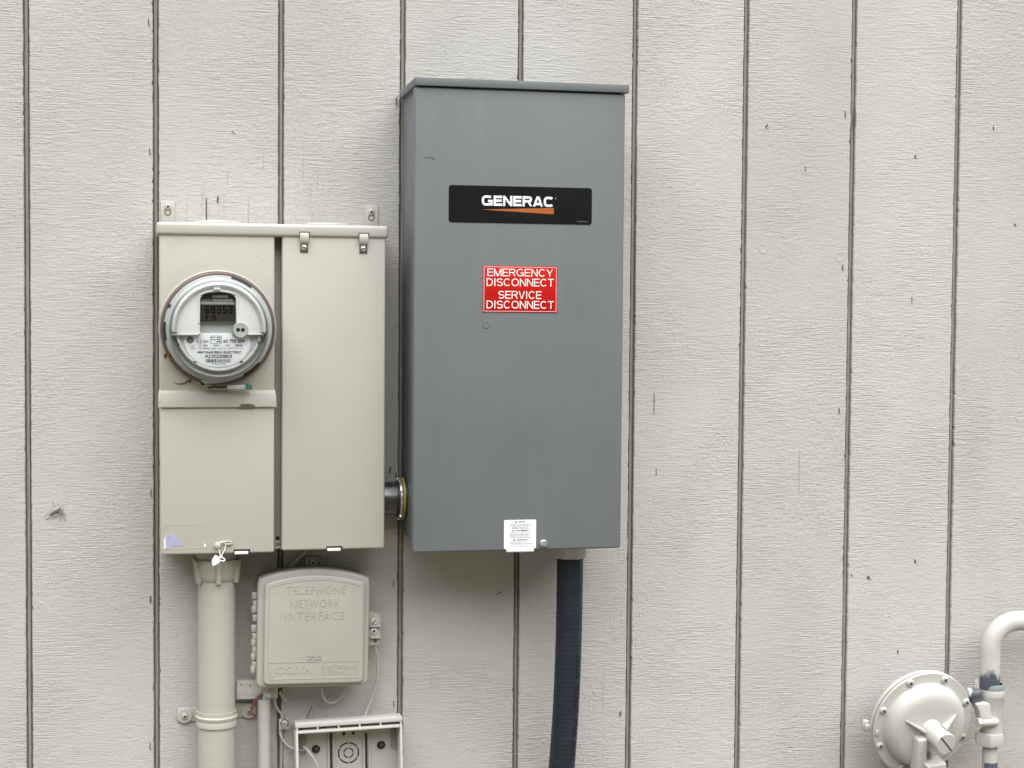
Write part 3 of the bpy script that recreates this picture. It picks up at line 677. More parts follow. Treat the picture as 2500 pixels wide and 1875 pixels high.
for a in range(0, 360, 60):
    aa = R(a - 90 + 3); ct, st = math.cos(aa), math.sin(aa); b = MB()
    t = Matrix.Translation((cx, -CD, zc0)) @ Matrix.Rotation(aa, 4, 'Z')
    h = zc1-zc0
    for (r0, z0, r1, z1) in [((.033, -.004, .0425, h+.001))]:
        vs = [(.031, -.0042, -.006), (.0385, -.0036, -.006), (.0425, -.0044, h), (.034, -.0048, h), (.031, .0042, -.006), (.0385, .0036, -.006), (.0425, .0044, h), (.034, .0048, h)]
        b._add([t @ Vector(v) for v in vs], [(0, 1, 2, 3), (4, 5, 6, 7), (0, 1, 5, 4), (1, 2, 6, 5), (2, 3, 7, 6), (3, 0, 4, 7)])
    bmesh.ops.bevel(b.bm, geom=b.bm.edges[:], offset=.0012, segments=2, affect='EDGES')
    b.build('rib', 'cream_pvc', coup)
b = MB(); b.lathe([(.0325, zc1-.012), (.0325, zbb+.002)], cx, 0, CD, 40, axis='Z'); b.build('neck', 'cream_pvc', cp)
# strap
sp = thing('pipe_strap', (cx, -.004, at('T', 800, 600, .07)[1]), 'cream two hole strap clamping the thick conduit pipe to the siding', 'strap')
_, zs0 = at('T', 800, 755, CD+.033); _, zs1 = at('T', 800, 480, CD+.033); hh = zs1-zs0
b = MB(); b.lathe([(CR+.0002, 0), (CR+.0026, 0), (CR+.0030, hh*.30), (CR+.0022, hh*.40), (CR+.0040, hh*.55), (CR+.0042, hh*.66), (CR+.0018, hh*.74), (CR+.0022, hh), (CR+.0002, hh)], cx, zs0, CD, 48, 165, 375, axis='Z'); b.build('band', 'cream', sp)
for sx, ang, (ex, ey) in ((-1, 0, (228, 505)), (1, 0, (1385, 418))):
    X, Z = at('T', ex, ey, .008); zt, zb_ = Z + .0135, Z - .0125
    b = MB(); x_in = cx + sx*(CR+.0008)
    b.box(min(X-sx*-.004+sx*.008, x_in), max(X+sx*.008, x_in), zb_+.002, zt, .0012, .0036, .001)
    b.box(x_in-.0012, x_in+.0012, zb_+.002, zt, .0012, CD-.004, .0008)
    b.build('strap_ear', 'cream', sp)
    b = MB(); b.lathe([(.0128, .0034), (.0128, .0052), (.0118, .0062), (.00001, .0064)], X, Z, 0, 36); ws_ = b.build('washer', 'cream', sp)
    screw('strap_screw', X, Z, .0064, .0048, 'cream', sp, h=.005, slot='o', slot_m='dark')

# ------------------------------------------------------------------ telephone box
TD = .082
tcx, tcz = at('D', 1055, 690, TD)
TM = Matrix.Translation((tcx, 0, tcz)) @ Matrix.Rotation(R(.8), 4, 'Y') @ Matrix.Translation((-tcx, 0, -tcz)); TI = TM.inverted()
def tq(x, y, d=TD): X, Z = at('D', x, y, d); v = TI @ Vector((X, 0, Z)); return v.x, v.z
tb = thing('telephone_box', (tcx, 0, tcz-.099), 'cream plastic telephone box with arched top and raised lettering', 'junction box')
def arch(x0, x1, z0, z1, rise, r, n=14):
    pts = [(x0+r, z0), (x0+r*.3, z0+r*.3), (x0, z0+r)]
    pts += [(x0, z1-rise-r), (x0+r*.25, z1-rise-r*.3)]
    for k in range(n+1):
        u = k/n; x = x0+r + (x1-x0-2*r)*u
        pts.append((x, z1 - rise*(2*u-1)**2))
    pts += [(x1-r*.25, z1-rise-r*.3), (x1, z1-rise-r), (x1, z0+r), (x1-r*.3, z0+r*.3), (x1-r, z0)]
    return pts
x0, _ = tq(660, 690); x1, _ = tq(1452, 690); _, z0 = tq(1055, 1098); _, z1 = tq(1050, 264)
rise = .0125
b = MB(TM); b.prism(arch(x0+.003, x1-.003, z0+.003, z1-.003, rise, .009), .004, .058); b.build('base', 'cream_pvc', tb, 30)
b = MB(TM); b.prism(arch(x0, x1, z0, z1, rise, .010), .050, TD-.010, bev=.004, seg=3); lidt = b.build('door', 'cream_pvc', tb, 40)
xi0, _ = tq(706, 690); xi1, _ = tq(1416, 690); _, zi0 = tq(1055, 1072); _, zi1 = tq(1050, 302)
b = MB(TM); b.prism(arch(xi0, xi1, zi0, zi1, rise*.9, .008), TD-.012, TD-.0015, bev=.004, seg=4); b.build('door_panel', 'cream_pvc', tb, 40)
xj0, _ = tq(738, 690); xj1, _ = tq(1398, 690); _, zj0 = tq(1055, 1030); _, zj1 = tq(1050, 335)
ridge = arch(xj0, xj1, zj0, zj1, rise*.85, .004)
b = MB(TM); b.tube([(x, -(TD-.0016), z) for x, z in ridge] + [(ridge[0][0], -(TD-.0016), ridge[0][1])], .0008, 6, sub=0); b.build('door_ridge', 'cream_pvc', tb)
def tt(s, x0, y0, x1, y1, **k):
    (a, t_), (c, b_) = tq(x0, y0), tq(x1, y1); _, t1 = tq((x0+x1)/2, y0); _, b1 = tq((x0+x1)/2, y1)
    text('lettering', s, a, c, b1, t1, TD-.0018, 'cream_pvc', tb, ext=.0010, mx=TM, **k)
tt('TELEPHONE', 868, 376, 1280, 434, space=1.25); tt('NETWORK', 895, 468, 1240, 526, space=1.25); tt('INTERFACE', 858, 556, 1270, 616, space=1.25)
tt('JOSLYN', 760, 938, 1045, 1014, bold=.03); tt('ELECTRONIC', 1115, 935, 1352, 963, space=1.2); tt('SYSTEMS', 1113, 972, 1275, 1002, space=1.2)
tt('MODEL 1000', 1010, 866, 1110, 880); tt('UNITED STATES', 1002, 890, 1115, 904)
b = MB(TM); X, Z = tq(975, 890); b.lathe([(.0040, -.0015), (.0038, .0004), (.0026, .0004), (.0025, -.0015)], X, Z, TD-.0015, 6); b.build('emblem', 'cream_pvc', tb)
b = MB(TM); (a, t_), (c, b_) = tq(748, 918), tq(1362, 1022)
for q in ((a, c, t_-.0006, t_), (a, c, b_, b_+.0006), (a, a+.0006, b_, t_), (c-.0006, c, b_, t_)): b.box(*q, TD-.002, TD-.0009)
b.build('name_frame', 'cream_pvc', tb)
# hinge knuckles
ys = [420, 475, 515, 575, 650, 705, 750, 800, 850, 905, 940]
for i, y in enumerate(ys):
    X, Z = tq(640 - (y-420)*.016 + (8 if i % 2 else 0), y, .055); _, Z2 = tq(640, y+48, .055)
    b = MB(TM); b.lathe([(.0001, 0), (.0052, 0.0003), (.0055, .001), (.0055, -(Z-Z2)+.0012), (.0052, -(Z-Z2)+.0004), (.0001, -(Z-Z2))][::1] if False else [(.0001, Z2-Z), (.0048, Z2-Z), (.0052, Z2-Z+.0006), (.0052, -.0006), (.0048, 0), (.0001, 0)], X, Z, .055, 12, axis='Z')
    b.box(X, X+.012, Z2+.001, Z-.001, .052, .058); b.build('hinge_knuckle', 'cream_pvc', tb)
# latch bracket
b = MB(TM); p4 = [tq(*q, .05) for q in [(1440, 555), (1510, 570), (1530, 592), (1528, 775), (1515, 792), (1440, 806)]]
b.prism(p4, .030, .048, bev=.002)
for y in (660, 740):
    (l, t_), (r_, b_) = tq(1450, y-6, .052), tq(1530, y+6, .052); b.box(l, r_, b_, t_, .044, .054, .001)
br = b.build('latch_bracket', 'cream_pvc', tb)
for (x, y, sl2) in ((1482, 628, '-'), (1480, 694, 'o'), (1490, 765, 'h')):
    X, Z = tq(x, y, .05)
    if sl2 == 'h': b = MB(TM); b.lathe([(.0033, .047), (.0033, .0484), (.00001, .0484)], X, Z, 0, 16); b.build('bracket_hole', 'rust_steel', tb)
    else: screw('bracket_screw', X, Z, .048, .0058, 'galv', tb, slot=sl2, ang=-50, slot_m='dark', mx=TM)
# upper mounting lug
b = MB(TM); (l, t_), (r_, b_) = tq(1000, 178, .02), tq(1117, 285, .02)
b.box(l, r_, b_, t_, .003, .010, .001); b.box(l, l+.0025, b_, t_, .003, .020, .0006); b.box(r_-.0025, r_, b_, t_, .003, .020, .0006); b.build('mounting_lug', 'cream_pvc', tb)
X, Z = tq(1050, 215, .012); screw('lug_screw', X, Z, .010, .0055, 'galv', tb, slot='o', mx=TM)

# wall plate behind
bp = thing('metal_plate_box', V3('D', 650, 1180, .0), 'flat grey metal box on the siding behind the pipes, under the telephone box', 'box')
l, _ = at('D', 506, 1100, .022); r_, _ = at('D', 806, 1100, .022); _, t_ = at('D', 650, 1038, .022); _, b_ = at('D', 600, 1178, .022)
MB().box(l, r_, b_, t_, .0005, .020, .0015).build('shell', 'cream', bp)
MB().box(l+.001, r_-.001, b_+.001, t_-.001, .020, .0225, .001).build('front', 'galv', bp)
for x, y in ((547, 1073), (608, 1080)):
    X, Z = at('D', x, y, .0225); MB().prism([(X-.0016, Z+.0016), (X+.0018, Z+.0014), (X+.0002, Z-.002)], .022, .0232).build('punch_mark', 'rust_steel', bp)

# thin conduit
PD = .030
X, _ = at('D', 702, 1420, PD+.008); X2, _ = at('D', 708, 1180, PD+.008); _, zt = at('D', 705, 1180, PD+.01)
tc = thing('thin_conduit', (X, -PD, GZ), 'slim cream painted conduit rising beside the thick pipe', 'pipe')
b = MB(); b.lathe([(.0085, zt+.0-.004), (.0098, zt-.0005), (.0104, zt-.001), (.0106, zt-.004), (.0106, GZ-.02)], X2, 0, PD, 28, axis='Z'); b.build('pipe', 'cream_conduit', tc)
b = MB(); b.tube([(X2+.002, -PD, zt-.02), (X2+.004, -PD, zt+.004), V3('D', 735, 1145, PD+.006), V3('D', 742, 1105, PD+.002), V3('D', 745, 1060, PD)], .0062, 12); b.build('inner_sleeve', 'light_plastic', tc)
ow = thing('twisted_wire', V3('T', 1510, 510, .02), 'bare rust orange twisted wire drooping onto the strap washer', 'wire')
for k in range(2):
    pts = [(1640, 120), (1590, 118), (1545, 165), (1495, 225), (1460, 290), (1445, 350), (1432, 405), (1440, 440), (1480, 480), (1515, 515)]
    MB().tube([V3('T', x + 9*math.cos(i*1.7+k*3.14), y + 9*math.sin(i*2.1+k*3.14), .028-.0014*i+.0015*math.sin(i*1.7+k*3.14)) for i, (x, y) in enumerate(pts)], .00115, 8).build('strand', 'copper', ow)

# cables
def cable(name, v, pts, r, label, m='cable', cat='cable'):
    b = MB(); b.tube([V3(v, x, y, d) for x, y, d in pts], r, 10)
    return tag(b.build(name, m, None), label, cat)
cable('drop_cable', 'D', [(1478, 790, .040), (1500, 850, .034), (1508, 930, .028), (1498, 1040, .022), (1470, 1150, .018), (1435, 1240, .018), (1408, 1310, .022), (1395, 1370, .024)], .0022, 'grey cable hanging from the telephone box bracket into the open box')
cable('looped_wire', 'D', [(1112, 1090, .030), (1118, 1140, .028), (1142, 1185, .022), (1180, 1200, .018), (1225, 1180, .018), (1262, 1140, .024), (1284, 1090, .030)], .0019, 'short looped grey wire drooping under the telephone box')
cable('slanted_cable', 'D', [(1010, 118, .012), (975, 158, .010), (930, 205, .010), (884, 258, .012), (860, 300, .014)], .0034, 'dim slanted cable in shadow between meter panel and telephone box')
cable('ground_wire', 'D', [(842, 1095, .012), (838, 1180, .004), (836, 1260, .002), (834, 1330, .006), (830, 1420, .003), (828, 1520, .001), (826, 1680, .001), (822, 1900, .001), (815, 2900, .001)], .0025, 'thin painted ground wire running down the groove past the clamp')
cable('wire_tail', 'D', [(775, 1165, .018), (785, 1210, .016), (805, 1250, .013), (828, 1280, .010), (834, 1318, .010)], .0022, 'bent grey wire tail entering the small clamp from above')
cable('cut_wire_end', 'D', [(815, 1120, .020), (832, 1150, .018), (850, 1175, .018), (860, 1195, .018)], .0024, 'short cut wire end below the telephone box, right of the slim conduit')
cable('bonding_wire', 'D', [(816, 1385, .010), (822, 1425, .012), (842, 1465, .013), (880, 1505, .015), (935, 1528, .018), (990, 1536, .020)], .0021, 'grey wire curving from the small clamp into the open box')
gcl = thing('ground_clamp', V3('D', 848, 1395, 0), 'small galvanised square clamp with hex bolt over the groove', 'clamp')
l, r_, bt, tp = rect('D', 812, 1320, 878, 1392, .018); MB().box(l, r_, bt, tp, .004, .016, .0016).build('block', 'galv', gcl)
X, Z = at('D', 850, 1345, .018); b = MB(); b.lathe([(.0070, .0155), (.0070, .0168), (.0055, .0168), (.0050, .0160)], X, Z, 0, 24); b.build('washer', 'rust_steel', gcl)
X, Z = at('D', 846, 1360, .020); b = MB(); b.lathe([(.0050, .0155), (.0056, .0200), (.0050, .0212), (.00001, .0212)], X, Z, 0, 6); b.build('hex_bolt', 'zinc', gcl, 20)

# ------------------------------------------------------------------ open box below
OD = .058; OB = .016
ocx, ocz = at('S', 1125, 700, OD)
OM = Matrix.Translation((ocx, 0, ocz)) @ Matrix.Rotation(R(-1.15), 4, 'Y') @ Matrix.Translation((-ocx, 0, -ocz)); OI = OM.inverted()
def oq(x, y, d=OD): X, Z = at('S', x, y, d); v = OI @ Vector((X, 0, Z)); return v.x, v.z
ob = thing('open_box', (ocx, 0, ocz-.22), 'open pale plastic box without its cover, at the bottom edge under the telephone box', 'junction box')
ox0, _ = oq(168, 900); ox1, _ = oq(2090, 900); _, oz1 = oq(1125, 430); _, ozt = oq(1125, 285, OD)
oz0 = oz1 - .235
wl = .0042
MB(OM).box(ox0+.001, ox1-.001, oz0, oz1-.001, .002, OB).build('back', 'nid_back', ob)
for q, nm in (((ox0, ox0+wl, oz0, oz1), 'side_wall'), ((ox1-wl, ox1, oz0, oz1), 'side_wall'), ((ox0+wl, ox1-wl, oz1-wl, oz1), 'top_wall'), ((ox0+wl, ox1-wl, oz0, oz0+wl), 'bottom_wall')):
    MB(OM).box(*q, .0015, OD, .0012).build(nm, 'nid_rim', ob)
# hinge rail above: a second lip with short webs
MB(OM).box(ox0-.0005, ox1+.0005, ozt-.0085, ozt, OD-.030, OD-.002, .0016).build('hinge_rail', 'nid_rim', ob)
MB(OM).box(ox0+.001, ox1-.001, oz1-.0005, ozt-.008, OD-.034, OD-.020).build('rail_web', 'rust_steel', ob)
for x in (190, 560, 940, 1320, 1695, 2060):
    X, _ = oq(x, 400); MB(OM).box(X-.0014, X+.0014, oz1-.001, ozt-.0075, OD-.022, OD-.003, .0004).build('rail_tooth', 'nid_rim', ob)
def ohole(x, y, r_, name='hole', m='black'):
    X, Z = oq(x, y, OB); b = MB(OM); b.lathe([(r_, OB-.001), (r_, OB+.0006), (.00001, OB+.0006)], X, Z, 0, 32); b.build(name, m, ob)
k = .00068/7.373
for x, y, r_ in ((522, 800, 80), (1697, 725, 80)):
    ohole(x, y, r_*k); X, Z = oq(x+18, y+5, OB); screw('mounting_screw', X, Z, OB, .0030, 'rust_steel', ob, h=.0018, slot='+', mx=OM)
    X, Z = oq(x, y, OB); b = MB(OM); b.lathe([(r_*k*1.0, OB-.001), (r_*k, OB+.0022), (r_*k*1.12, OB+.0022), (r_*k*1.14, OB-.001)], X, Z, 0, 32); b.build('hole_rim', 'nid_back', ob)
ohole(1030, 527, 31*k); ohole(1200, 517, 31*k)
for xs in (792, 1426):
    X, Z1 = oq(xs, 500, OB)
    MB(OM).box(X-.0017, X+.0017, oz0+.02, Z1-.001, OB-.001, OB+.0006).build('slot', 'black', ob)
    for dx, w_ in ((-.0048, .0026), (.0048, .0030)): MB(OM).box(X+dx-w_/2, X+dx+w_/2, oz0+.02, Z1, OB-.001, OB+.0040, .0009).build('slot_rail', 'nid_back', ob)
X, Z = oq(1113, 868, OB)
for (ra, rb, n, gap, off) in ((195, 172, 6, 6, 0), (96, 76, 4, 12, 0)):
    for i in range(n):
        a0 = 90 + off + i*360/n + gap/2; b = MB(OM)
        b.lathe([(ra*k, OB-.001), (ra*k, OB+.0005), (rb*k, OB+.0005), (rb*k, OB-.001)], X, Z, 0, 12, a0, a0+360/n-gap); b.build('knockout_slot', 'black', ob)
for (xa, xb, ya, yb) in ((240, 350, 545, 890), (1868, 1978, 470, 790)):
    n = 9
    for i in range(n):
        for j in range(2):
            y = ya + (yb-ya)*(i + .5*j)/n; x = xa + (xb-xa)*(.25 + .5*j)
            X, Z = oq(x, y, OB+.004); b = MB(OM)
            b.lathe([(.0024, 0), (.0030, .0045), (.0021, .0045), (.0018, .001), (.00001, .001)], X, Z, OB, 6); b.build('grip_cell', 'nid_back', ob, 0)
cable('inner_wire', 'S', [(300, 760, .030), (350, 800, .034), (420, 880, .036), (500, 1000, .036), (560, 1150, .034), (590, 1400, .03)], .0022, 'pale wire curving down inside the open box')

# ------------------------------------------------------------------ grey transfer switch box
GX0, GX1, GZ0, GZ1, GD = .7104, 1.0610, -.3888, .3670, .1744
tsb = thing('transfer_switch_box', (.886, 0, GZ0), 'tall grey steel switch box with black brand label and red disconnect sign', 'electric box')
MB().box(GX0+.0065, GX1-.0075, GZ0+.0115, GZ1-.003, .0045, GD-.012, .0015).build('body', 'grey_box', tsb)
b = MB(); b.box(GX0, GX1, GZ1-.0128, GZ1, .0045, GD+.0045, .0009); b.build('lid', 'grey_box', tsb)
dx0, _ = at('P', 1010.5, 800, GD); dx1, _ = at('P', 1521.3, 800, GD); _, dzb = at('P', 1265, 1344, GD)
b = MB(); b.box(dx0, dx1, dzb, GZ1-.0145, GD-.022, GD, .0034, 3); door = b.build('door', 'grey_box', tsb)
MB().box(GX0+.0070, GX0+.0095, GZ0+.03, GZ1-.02, .006, .030).build('back_flange', 'grey_box', tsb)
# brand label
LD = GD + .0006
l, r_, bt, tp = rect('E', 555, 1054, 1802, 1376, LD)
bl = MB().prism(rrect(l, r_, bt, tp, .0045), GD-.0005, LD).build('brand_label', 'brand_black', tsb)
sign_text('E', 'lettering', 'GENERAC', 843, 1137, 1472, 1226, LD, 'brand_white', bl, th=.235, wide=1.25, gap=.09, p=3.2)
vtext('E', 'lettering', 'o', 1481, 1150, 1494, 1164, LD, 'lcd_pale', bl, ext=.0002)
vtext('E', 'lettering', '0D1234-A REV B', 1674, 1356, 1768, 1364, LD, 'lcd_pale', bl, ext=.0002)
MB().prism([at('E', 838, 1254, LD), at('E', 1470, 1240, LD), at('E', 1470, 1296, LD)], GD, LD+.0002).build('swoosh', 'orange', bl, 0)
# red sign
l, r_, bt, tp = rect('F', 492, 952, 1246, 1422, LD)
SD = GD + .0009
sg = MB().box(l, r_, bt, tp, GD-.0005, SD, .0003).build('disconnect_sign', 'red', tsb)
b = MB(); e = .0016; t_ = .00055
for q in ((l+e, r_-e, tp-e-t_, tp-e), (l+e, r_-e, bt+e, bt+e+t_), (l+e, l+e+t_, bt+e+t_, tp-e-t_), (r_-e-t_, r_-e, bt+e+t_, tp-e-t_)): b.box(*q, SD-.0002, SD+.0002)
b.build('sign_border', 'sign_white', sg)
for s, x0, y0, x1, y1 in (('EMERGENCY', 538, 980, 1202, 1057), ('DISCONNECT', 530, 1078, 1211, 1157), ('SERVICE', 650, 1205, 1087, 1284), ('DISCONNECT', 530, 1304, 1211, 1383)):
    sign_text('F', 'lettering', s, x0, y0, x1, y1, SD, 'sign_white', sg, th=.122)
X, Z = at('F', 527, 1546, GD); b = MB(); b.lathe([(.0062, -.0005), (.0060, .0006), (.0050, .0009), (.0047, .0002), (.00001, .0003)], X, Z, GD, 28); b.build('hole_plug', 'grey_box', tsb)
# white caution label
l, r_, bt, tp = rect('G', 198, 170, 390, 343, LD)
wl_ = MB().prism(rrect(l, r_, bt, tp, .002), GD-.0005, LD).build('caution_label', 'paper', tsb)
q = random.Random(9)
for (hx0, hx1, hy, s, ln) in ((282, 328, 181, 'WARNING', (195, 204, 213, 221)), (266, 346, 234, 'AVERTISSEMENT', (248, 257, 266, 275)), (272, 340, 290, 'ADVERTENCIA', (302, 312, 321, 331))):
    vtext('G', 'lettering', s, hx0, hy-4, hx1, hy+4, LD, 'ink', wl_, bold=.02, ext=.0002)
    b = MB(); b.prism([at('G', hx0-20, hy+5, LD), at('G', hx0-6, hy+5, LD), at('G', hx0-13, hy-6, LD)], LD-.0002, LD+.0002); b.build('warning_triangle', 'ink', wl_)
    b = MB()
    for y in ln:
        x = 232 + q.uniform(-6, 20); end = 358 + q.uniform(-20, 16)
        while x < end:
            wv = q.uniform(5, 16); b.box(*rect('G', x, y-2, min(x+wv, end), y+2, LD), LD-.0002, LD+.0002); x += wv + 3.5
    b.build('fine_print', 'lcd_pale', wl_)
l, r_, bt, tp = rect('G', 212, 345, 376, 362, GD+.003)
MB().box(l, r_, bt, tp, GD-.006, GD+.006, .0012).build('hasp', 'white_plastic', tsb)
X, Z = at('G', 438, 314, GD+.006); b = MB(); b.lathe([(.0062, 0), (.0062, .003), (.0050, .0036), (.0050, .010), (.0040, .012), (.00001, .0122)], X, Z, GD, 24); b.build('door_screw', 'zinc', tsb)
# faint scuffs
for pts in ([(338, 805), (365, 795), (395, 797), (420, 808), (432, 820)],):
    b = MB(); b.tube([V3('E', x, y, GD) for x, y in pts], .0007, 6); b.build('scuff', 'rust_steel', tsb)

# ------------------------------------------------------------------ nipple between the boxes
ND = .045
_, zn = at('N', 640, 882, ND+.02)
np_ = thing('conduit_nipple', (.69, -ND, zn-.03), 'short dull steel pipe nipple joining meter panel and grey box', 'pipe fitting')
xa = PX1-.008; xb = GX0+.0066
rN = .0282
b = MB(); b.lathe([(rN, 0), (rN, xb-xa)], xa, zn, ND, 40, axis='X'); b.build('tube', 'dark_steel', np_)
def locknut(x0, x1, r_, m, name):
    b = MB(); pr = []
    b.lathe([(rN, 0), (r_*.97, 0), (r_, .0006), (r_, x1-x0-.0006), (r_*.97, x1-x0), (rN, x1-x0)], x0, zn, ND, 40, axis='X')
    o = b.build(name, m, np_)
    for a in range(0, 360, 45):
        t = Matrix.Translation((0, -ND, zn)) @ Matrix.Rotation(R(a+12), 4, 'X')
        b = MB(); b.box(x0+.0004, x1-.0004, -.005, .005, r_-.002, r_+.0032, .0006, mx=t); b.build('lug', m, o)
locknut(xa+.0012, xa+.0062, .0325, 'zinc', 'locknut')
xr, _ = at('N', 905, 800, ND)
locknut(xb-.0125, xb-.0072, .0330, 'zinc', 'locknut')
b = MB(); b.lathe([(rN+.001, xb-.0162), (rN+.001, xb-.013)], 0, zn, ND, 40, axis='X'); b.build('thread_ring', 'black', np_)
b = MB(); b.lathe([(rN, xb-.0068), (.0350, xb-.0068), (.0355, xb-.006), (.0355, xb-.0035), (.0345, xb-.0028), (rN, xb-.0028)], 0, zn, ND, 40, axis='X'); b.build('bushing', 'yellow', np_)

# ------------------------------------------------------------------ flexible conduit
FXD = .095
_, zft = at('G', 594, 352, FXD+.02); _, zfn = at('G', 594, 411, FXD+.028)
fxx, _ = at('G', 594, 412, FXD+.02)
fx = thing('flexible_conduit', (fxx, -FXD, GZ), 'dark navy ribbed flexible conduit hanging from the grey box', 'conduit')
ctr = [(594, 400, .095), (593, 520, .095), (591, 640, .095), (588, 800, .094), (582, 1000, .093), (574, 1200, .091), (563, 1400, .088), (548, 1600, .085), (530, 1800, .080), (500, 2100, .075), (470, 2500, .070), (455, 3000, .066), (450, 3300, .06)]
P = [V3('G', x, y, d) for x, y, d in ctr]
fr = .0222
dense = []
for i in range(len(P)-1):
    q = [P[max(i-1, 0)], P[i], P[i+1], P[min(i+2, len(P)-1)]]
    for k in range(60):
        t = k/60; dense.append(.5*((2*q[1])+(q[2]-q[0])*t+(2*q[0]-5*q[1]+4*q[2]-q[3])*t*t+(3*q[1]-q[0]-3*q[2]+q[3])*t**3))
even = [dense[0]]
for v in dense:
    if (v-even[-1]).length >= .0016: even.append(v)
b = MB(); b.tube(even, fr, 28, sub=0, rfun=lambda i: fr + .00022*math.sin(i*math.pi/2)); b.build('tube', 'navy', fx, 60)
b = MB(); b.lathe([(fr, 0), (.0262, 0), (.0275, .0015), (.0275, zft-zfn+.006), (.0255, zft-zfn+.006)], P[0].x, zfn, FXD, 8, 12, 372, axis='Z'); b.build('compression_nut', 'fitting', fx, 20)
b = MB(); b.lathe([(.0235, zft-zfn), (.0290, zft-zfn+.0045), (.0290, GZ0+.0125-zfn)], P[0].x, zfn, FXD, 32, axis='Z'); b.build('hub', 'fitting', fx)
# print down the side of the jacket, wrapped on the tube
def wrapped(s, y0, y1, x0, x1):
    la = V3('G', x0, y0, .11); lb = V3('G', x1, y1, .11)
    n = len(s)
    for i, ch in enumerate(s):
        if ch == ' ': continue
        u = (i+.5)/n; y = y0 + (y1-y0)*u
        # tube centre and angle
        yy = y; c = None
        for a, e in zip(ctr, ctr[1:]):
            if a[1] <= yy <= e[1]:
                k_ = (yy-a[1])/(e[1]-a[1]); c = V3('G', a[0]+(e[0]-a[0])*k_, yy, a[2]+(e[2]-a[2])*k_)
        if c is None: continue
        h = abs(at('G', 594, y0, .1)[1]-at('G', 594, y1, .1)[1])/n*.78
        ang = R(38); t = Matrix.Translation(c) @ Matrix.Rotation(ang, 4, 'Z') @ Matrix.Translation((0, -(fr+.0004), 0)) @ Matrix.Rotation(R(90 if False else -90), 4, 'Y')
        text('lettering', ch, -h/2, h/2, -.0038, .0038, 0, 'navy_print', fx, ext=.0004, mx=t, bold=.01)
wrapped('TYPE EFLA LIQUID TIGHT', 1600, 970, 612, 648) if False else wrapped('THGIT DIUQIL ALFE EPYT', 970, 1600, 648, 612)

# ------------------------------------------------------------------ gas regulator
RD = .075
rx, rz = at('H', 812, 1228, RD+.03)
RM = Matrix.Translation((rx, -RD, rz)) @ Matrix.Rotation(R(4), 4, 'Z') @ Matrix.Rotation(R(12), 4, 'X')
gr = thing('gas_regulator', (rx, -RD, rz-.1), 'round grey painted gas regulator with screwed rim and slotted cap', 'regulator')
RR = .0965
def rl(prof, name, m, seg=64, cx=0, cz=0, smooth=35, **k):
    b = MB(RM); b.lathe(prof, cx, cz, 0, seg, **k); return b.build(name, m, gr, smooth)
rl([(.070, -.030), (.086, -.012), (RR-.003, .004), (RR, .0055), (RR, .0105), (RR-.001, .0120), (.07, .0122)], 'lower_case', 'gas')
rl([(RR-.0018, .0120), (RR-.0012, .0125), (RR-.0012, .0140), (RR-.0018, .0145)], 'gasket', 'black')
rl([(.07, .0145), (RR-.001, .0145), (RR, .0155), (RR, .0190), (RR-.0012, .0202), (.0815, .0205), (.0785, .0215), (.0772, .0250), (.0755, .0330), (.0715, .0400), (.0650, .0445), (.0560, .0468), (.0400, .0478), (.020, .0480)], 'upper_case', 'gas')
rl([(.0225, .0470), (.0200, .0490), (.0182, .0530), (.0178, .0860), (.0172, .0880), (.0100, .0880)], 'neck', 'gas', 40)
cap = rl([(.0168, .0860), (.0190, .0868), (.0192, .0990), (.0180, .1010), (.00001, .1012)], 'cap', 'gas', 40)
b = MB(RM); t = Matrix.Rotation(R(48), 4, 'Y'); b.box(-.0175, .0175, -.0011, .0011, .0990, .1016, mx=t); b.build('cap_slot', 'black', cap)
for a in range(8):
    an = R(a*45 + 24.5); x, z = .0885*math.cos(an), .0885*math.sin(an)
    screw('rim_screw', x, z, .0203, .0068, 'gas', gr, h=.0046, slot='+', ang=20+a*37, slot_m='dark', mx=RM)
for sx, sz, ex, ez in ((-.020, .006, -.052, .022), (.020, .008, .046, .028)):
    d = Vector((ex-sx, 0, ez-sz)).normalized(); nrm = Vector((-d.z, 0, d.x))*.0021; b = MB(RM)
    A = Vector((sx, 0, sz)); B_ = Vector((ex, 0, ez)); o = lambda p, dd: Vector((p.x, -dd, p.z))
    vs = [o(A+nrm, .045), o(B_+nrm*.6, .045), o(B_+nrm*.6, .0495), o(A+nrm, .066), o(A-nrm, .045), o(B_-nrm*.6, .045), o(B_-nrm*.6, .0495), o(A-nrm, .066)]
    b._add(vs, [(0, 1, 2, 3), (4, 5, 6, 7), (0, 1, 5, 4), (1, 2, 6, 5), (2, 3, 7, 6), (3, 0, 4, 7)]); bmesh.ops.bevel(b.bm, geom=b.bm.edges[:], offset=.0007, segments=2, affect='EDGES'); b.build('fin', 'gas', gr)
b = MB(RM); t = Matrix.Translation((-.0245, 0, -.006)) @ Matrix.Rotation(R(-5), 4, 'Y') @ Matrix.Translation((.0245, 0, .006)); b.box(-.034, -.0150, -.120, -.006, .040, .068, .004, 3, mx=t); b.build('vent_arm', 'gas', gr)
b = MB(RM); b.prism([(-.018, -.052), (.020, -.049), (.027, -.075), (.029, -.105), (-.008, -.105), (-.013, -.072)], .040, .080, bev=.004, seg=3); b.build('vent_spout', 'gas', gr)
b = MB(RM); b.box(.000, .005, -.058, -.038, .046, .060, .001); b.build('spout_web', 'gas', gr)
b = MB(RM); b.lathe([(.0001, -.010), (.0055, -.009), (.0072, -.004), (.0072, .004), (.0055, .009), (.0001, .009)], -RR-.003, -.008, -.004, 16, axis='Z'); b.box(-RR-.008, -RR+.004, -.013, -.003, -.008, .008, .001); b.build('side_lug', 'gas', gr)
